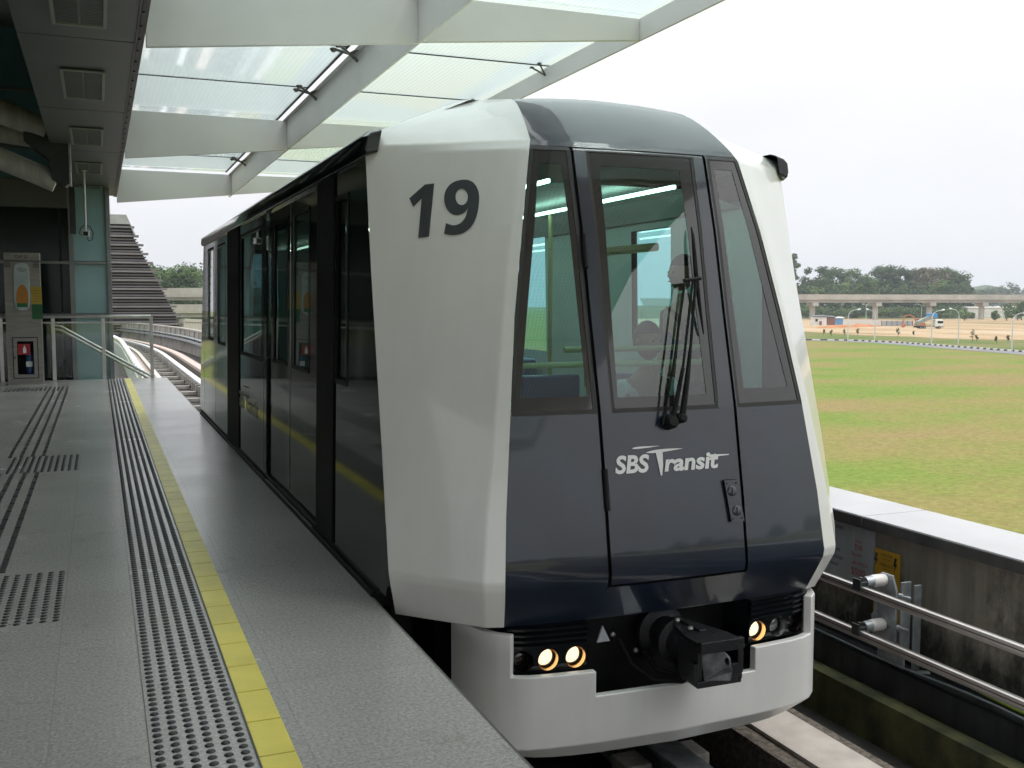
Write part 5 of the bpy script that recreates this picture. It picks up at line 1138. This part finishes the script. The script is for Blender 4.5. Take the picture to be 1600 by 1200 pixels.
def make_bush(lab, p, h, w, seed, lm, grp, nleaf=420, leaf=.75):
    r = random.Random(seed); o = thing('bush', lab, 'bush', p, grp); L0 = Vector(p)
    lobes = [(L0.x + r.uniform(-.32, .32) * w, L0.y + r.uniform(-.3, .3) * w, L0.z + h * r.uniform(.25, .65), min(w, h) * r.uniform(.28, .42)) for _ in range(6)]
    t = MB()
    for l in lobes[:3]: t.tube([L0, Vector(l[:3])], [.12, .04], 5)
    obj('stem', t, M['trunk'], o); obj('foliage', leafcloud(seed + 5, lobes, nleaf, leaf), lm, o)
for i in range(34):
    px = 1190 + i * 9.9 + R.uniform(-4, 4); d = 612 + R.uniform(0, 34); p = P2(px, d); p.z = ZG - .3
    make_bush('green bush on the bank under and behind the viaduct', p, R.uniform(6, 11) if px < 1500 else R.uniform(3.5, 6), R.uniform(9, 13), 300 + i, LG[R.choice((1, 1, 3, 0))], 'bushes on the bank under the viaduct')
for i, (px, row, w, d, lab) in enumerate(((1574, 473, 9, 545, 'rounded green tree in front of the viaduct at the right'), (1591, 479, 6, 548, 'small green tree between the rounded tree and the picture edge'), (1508, 484, 6, 540, 'pale green small tree on the edge of the sand'), (1597, 470, 7, 560, 'slim tree at the right picture edge under the viaduct'), (1556, 486, 5, 545, 'low tree left of the rounded tree'))):
    p = P2(px, d); p.z = ZG; make_tree('broadleaf_tree', lab, p, 1.5 + (475 - row) / FPX * d - ZG, w, 400 + i, LG[3 if i in (0, 2) else 1], 700, .6, None, .2, low=.2)
# distant hazy trees to the right
for i in range(17):
    px = 1500 + i * 11 + R.uniform(-4, 4); d = 1250 + R.uniform(0, 200); p = P2(px, d); p.z = ZG; row = R.uniform(439, 452) if 1560 < px < 1625 else R.uniform(447, 456)
    make_tree('distant_tree', 'hazy far tree on the horizon at the right behind the wood', p, 1.5 + (475 - row) / FPX * d - ZG, R.uniform(20, 30), 500 + i, LG[0], 700, 1.7, 'hazy trees on the far horizon', low=.2)
m = MB(); m.grid(lambda px, k: Vector((P2(px, 2300).x, P2(px, 2300).y, ZG + (k * (30 * math.exp(-((px - 1540) / 50) ** 2) + 22)))) + FW * (0 if k else -60), [1000 + 20 * i for i in range(45)], [0, 1]); tag(obj('hills', m, M['hill']), kind='structure')
# trees on the left behind the viaducts
for i in range(16):
    px = 205 + i * 11 + R.uniform(-3, 3); d = 330 + R.uniform(0, 45) if i % 2 else 372 + R.uniform(0, 20); p = P2(px, d); p.z = ZG; row = R.uniform(411, 421)
    make_tree('broadleaf_tree', 'dense green tree in the grove behind the left hand viaducts', p, 1.5 + (475 - row) / FPX * d - ZG, R.uniform(15, 20), 600 + i, LG[1], 2800, .62, 'trees of the grove behind the left viaducts', low=.10)
for i in range(10):
    px = 215 + i * 15; p = P2(px, 318); p.z = ZG; make_bush('bush under the left hand viaducts', p, 8.5, 10, 700 + i, LG[1], 'bushes under the left viaducts', 500, .5)
# saplings on the verge
saps = ((1287, 523, 515), (1299, 525, 516), (1320, 525, 515), (1340, 524, 514), (1403, 527, 513), (1428, 525, 518), (1519, 534, 516), (1526, 533, 524), (1557, 536, 526), (1575, 535, 524))
for i, (px, b, t_) in enumerate(saps):
    p = onZ(px, b, ZG); d = (p - EYE).dot(FW); h = (b - t_) / FPX * d
    o = thing('sapling', 'thin young sapling planted on the verge beside the sand', 'sapling', p, 'saplings on the verge'); m = MB(); m.tube([p, p + Vector((R.uniform(-.2, .2), 0, h))], [.06, .03], 5); obj('trunk', m, M['trunk'], o)
    obj('crown', leafcloud(800 + i, [(p.x + R.uniform(-.3, .3), p.y, p.z + h * q, h * .22) for q in (.5, .72, .9)], 130, .16, 1.2), LG[R.choice((1, 2, 0))], o)
# wood behind the viewer, seen only mirrored in the dark front of the train
dw = [(-260 + 26 * i + R.uniform(-8, 8), -330 + R.uniform(-25, 25), ZG + R.uniform(4, 8), R.uniform(8, 14)) for i in range(26)]
tag(obj('distant_wood', leafcloud(901, dw, 9000, 2.2), LG[0]), 'distant wood on the horizon behind the viewer', 'wood', None, 'stuff')
# ------------------------------------------------------------------ building site
def vehicle_frame(px, py, w_px, ang=0):
    p = onZ(px, py, ZG); d = (p - EYE).dot(FW); return p, d / FPX
p, k = vehicle_frame(1452, 513.5, 35); tk = thing('tipper_truck', 'white cabbed tipper truck with raised grey body and blue tarp', 'truck', p)
X_, Yv = RT, Vector((FW.x, FW.y, 0)).normalized()
TM = Matrix(((X_.x, Yv.x, 0, p.x), (X_.y, Yv.y, 0, p.y), (0, 0, 1, p.z), (0, 0, 0, 1)))
def tb(m, a, b): return m.box(a, b, TM)
m = MB(); tb(m, (1.6, -1.2, .75), (4.7, 1.2, 3.0)); m2 = MB(); m.prism([TM @ Vector(q) for q in ((1.6, -1.2, 3.0), (4.5, -1.2, 3.0), (4.3, -1.0, 3.35), (1.7, -1.0, 3.35))], TM.to_3x3() @ Vector((0, 2.2, 0))); cab = obj('cab', m, M['truckw'], tk, bevel=.08)
m = MB(); tb(m, (2.5, -1.23, 1.95), (4.55, -1.21, 2.85)); tb(m, (4.71, -1.0, 1.95), (4.73, 1.0, 2.85)); obj('cab_window', m, M['darkglass'], cab)
m = MB(); tb(m, (-4.2, -.5, .8), (1.6, .5, 1.1)); tb(m, (2.2, -1.22, .55), (4.75, 1.22, .8)); obj('chassis', m, M['tyre'], tk)
m = MB(); m.prism([TM @ Vector(q) for q in ((-4.6, -1.2, 1.25), (1.2, -1.2, 4.1), (.7, -1.2, 5.2), (-4.8, -1.2, 2.6))], TM.to_3x3() @ Vector((0, 2.4, 0))); obj('tipper_body', m, M['truckg'], tk)
m = MB(); m.prism([TM @ Vector(q) for q in ((-.7, -1.15, 3.4), (2.6, -1.15, 4.1), (2.4, -1.15, 5.6), (-.9, -1.15, 5.5))], TM.to_3x3() @ Vector((0, 2.3, 0))); obj('blue_tarp', m, M['truckb'], tk, bevel=.05)
for x in (-3.6, -2.2, 3.2):
    for y in (-1.05, 1.05): m = MB(); m.lathe([(-.2, .40), (-.17, .52), (.17, .52), (.2, .40)], TM @ Vector((x, y, .52)), Yv, 18); w_ = obj('wheel', m, M['tyre'], tk, smooth=40); m = MB(); m.lathe([(-.22, .25), (-.21, .25)], TM @ Vector((x, y, .52)), Yv, 14); obj('rim', m, M['galv'], w_)
p, k = vehicle_frame(1427, 512, 20); ex = thing('excavator', 'small orange excavator with a bent arm left of the truck', 'excavator', p)
TM = Matrix(((X_.x, Yv.x, 0, p.x), (X_.y, Yv.y, 0, p.y), (0, 0, 1, p.z), (0, 0, 0, 1)))
m = MB()
for y in (-1.1, .6): m.prism([TM @ Vector(q) for q in ((.6, y, .1), (4.0, y, .1), (4.3, y, .45), (4.0, y, .8), (.6, y, .8), (.3, y, .45))], Yv * .5)
obj('track', m, M['tyre'], ex, bevel=.05); m = MB(); tb(m, (.8, -1.2, .9), (4.2, 1.2, 1.9)); body_ = obj('engine_body', m, M['rust'], ex, bevel=.1)
m = MB(); tb(m, (.9, -1.1, 1.9), (2.2, .1, 3.4)); obj('operator_cab', m, M['rust'], ex, bevel=.08); m = MB(); tb(m, (1.05, -1.13, 2.1), (2.05, -1.11, 3.2)); obj('cab_window', m, M['darkglass'], ex)
m = MB(); m.tube([TM @ Vector(q) for q in ((1.6, .5, 1.7), (.3, .5, 4.0), (-1.2, .5, 4.8), (-3.4, .5, 4.5))], [.26, .24, .2, .16], 8); m.tube([TM @ Vector(q) for q in ((-3.2, .5, 4.7), (-3.6, .5, 2.4), (-3.5, .5, 1.2))], [.2, .17, .14], 8); arm = obj('boom', m, M['rust'], ex, smooth=40)
m = MB(); m.prism([TM @ Vector(q) for q in ((-4.2, .0, 1.3), (-3.1, .0, 1.4), (-2.9, .0, .4), (-3.8, .0, .1), (-4.4, .0, .5))], Yv * 1.0); obj('bucket', m, M['rust'], arm)
def site_box(name, lab, cat, px0, px1, ytop, ybot, m_, depth=4, roof=None, dist=None):
    a = onZ(px0, ybot, ZG); b = onZ(px1, ybot, ZG); d = (a - EYE).dot(FW); h = (ybot - ytop) / FPX * d
    o = thing(name, lab, cat, a.lerp(b, .5)); q = MB(); q.prism([a, b, b + Yv * depth, a + Yv * depth], (0, 0, h)); obj('wall', q, m_, o)
    if roof:
        q = MB(); u = (b - a).normalized(); q.prism([a - u * .5 - Yv * .5 + Vector((0, 0, h)), b + u * .5 - Yv * .5 + Vector((0, 0, h)), b + u * .5 + Yv * (depth + .5) + Vector((0, 0, h + .4)), a - u * .5 + Yv * (depth + .5) + Vector((0, 0, h + .4))], (0, 0, .3)); obj('roof', q, roof, o)
    return o, a, b, h
o, a, b, h = site_box('site_hut', 'white site hut with a dark roof at the left of the building site', 'hut', 1271.5, 1291.5, 495, 508.5, M['wall1'], 5, M['roofd'])
q = MB(); u = b - a; q.prism([a + u * .42 - Yv * .05, a + u * .62 - Yv * .05, a + u * .62 - Yv * .02, a + u * .42 - Yv * .02], (0, 0, h * .5)); obj('door', q, M['wall2'], o); q = MB(); q.prism([a + u * .12 - Yv * .05 + Vector((0, 0, h * .45)), a + u * .3 - Yv * .05 + Vector((0, 0, h * .45)), a + u * .3 - Yv * .02 + Vector((0, 0, h * .45)), a + u * .12 - Yv * .02 + Vector((0, 0, h * .45))], (0, 0, h * .3)); obj('window', q, M['darkglass'], o)
site_box('site_hut', 'brown open fronted site hut beside the white one', 'hut', 1292, 1304.5, 496, 508, M['wall2'], 5, M['roofd'])
o, a, b, h = site_box('site_container', 'blue container at the end of the site huts', 'container', 1305, 1317, 497.5, 507.5, M['wall3'], 3, M['wall1'])
site_box('hoarding', 'white hoarding fence behind the red soil heap', 'hoarding', 1317.5, 1376, 499.7, 508.8, M['hoard'], .2)
o, a, b, h = site_box('hoarding', 'grey panelled hoarding fence left of the excavator', 'hoarding', 1377, 1426, 501.5, 509.3, M['hoardg'], .2)
q = MB()
for i in range(7): c = a.lerp(b, i / 6); q.tube([c - Yv * .15, c - Yv * .15 + Vector((0, 0, h + .2))], .12, 5)
obj('fence_post', q, M['roofd'], o)
sh = MB(); c0 = onZ(1283, 513, ZG); c1 = onZ(1381, 510.5, ZG)
sh.grid(lambda a, b: c0.lerp(c1, a) + Yv * (b * 9) + Vector((0, 0, .02 + (1.0 + .8 * mnoise.noise(Vector((a * 7, b * 2, 3)))) * sin(pi * b) ** .8 * sin(pi * min(1, max(0, a))) ** .4)), [i / 48 for i in range(49)], [i / 8 for i in range(9)])
tag(obj('soil_heap', sh, M['soil'], smooth=60), 'long low heap of red soil in front of the white hoarding', 'soil heap')
site_box('long_shed', 'long low white shed roof beyond the viaduct at the right', 'shed', 1512, 1610, 481, 496.5, M['wall1'], 8, M['wall1'])

# ================================================================== HAZE
hm = bpy.data.materials.new('haze air'); hm.use_nodes = True; t = hm.node_tree; t.nodes.clear()
o_ = t.nodes.new('ShaderNodeOutputMaterial'); pv = t.nodes.new('ShaderNodeVolumePrincipled'); pv.inputs['Color'].default_value = (.80, .86, .93, 1); pv.inputs['Density'].default_value = .0002; pv.inputs['Anisotropy'].default_value = .2
t.links.new(pv.outputs[0], o_.inputs['Volume'])
hzb = MB(); hzb.box((-2700, -2700, -10), (2700, 3100, 90)); tag(obj('haze', hzb, hm), kind='stuff')
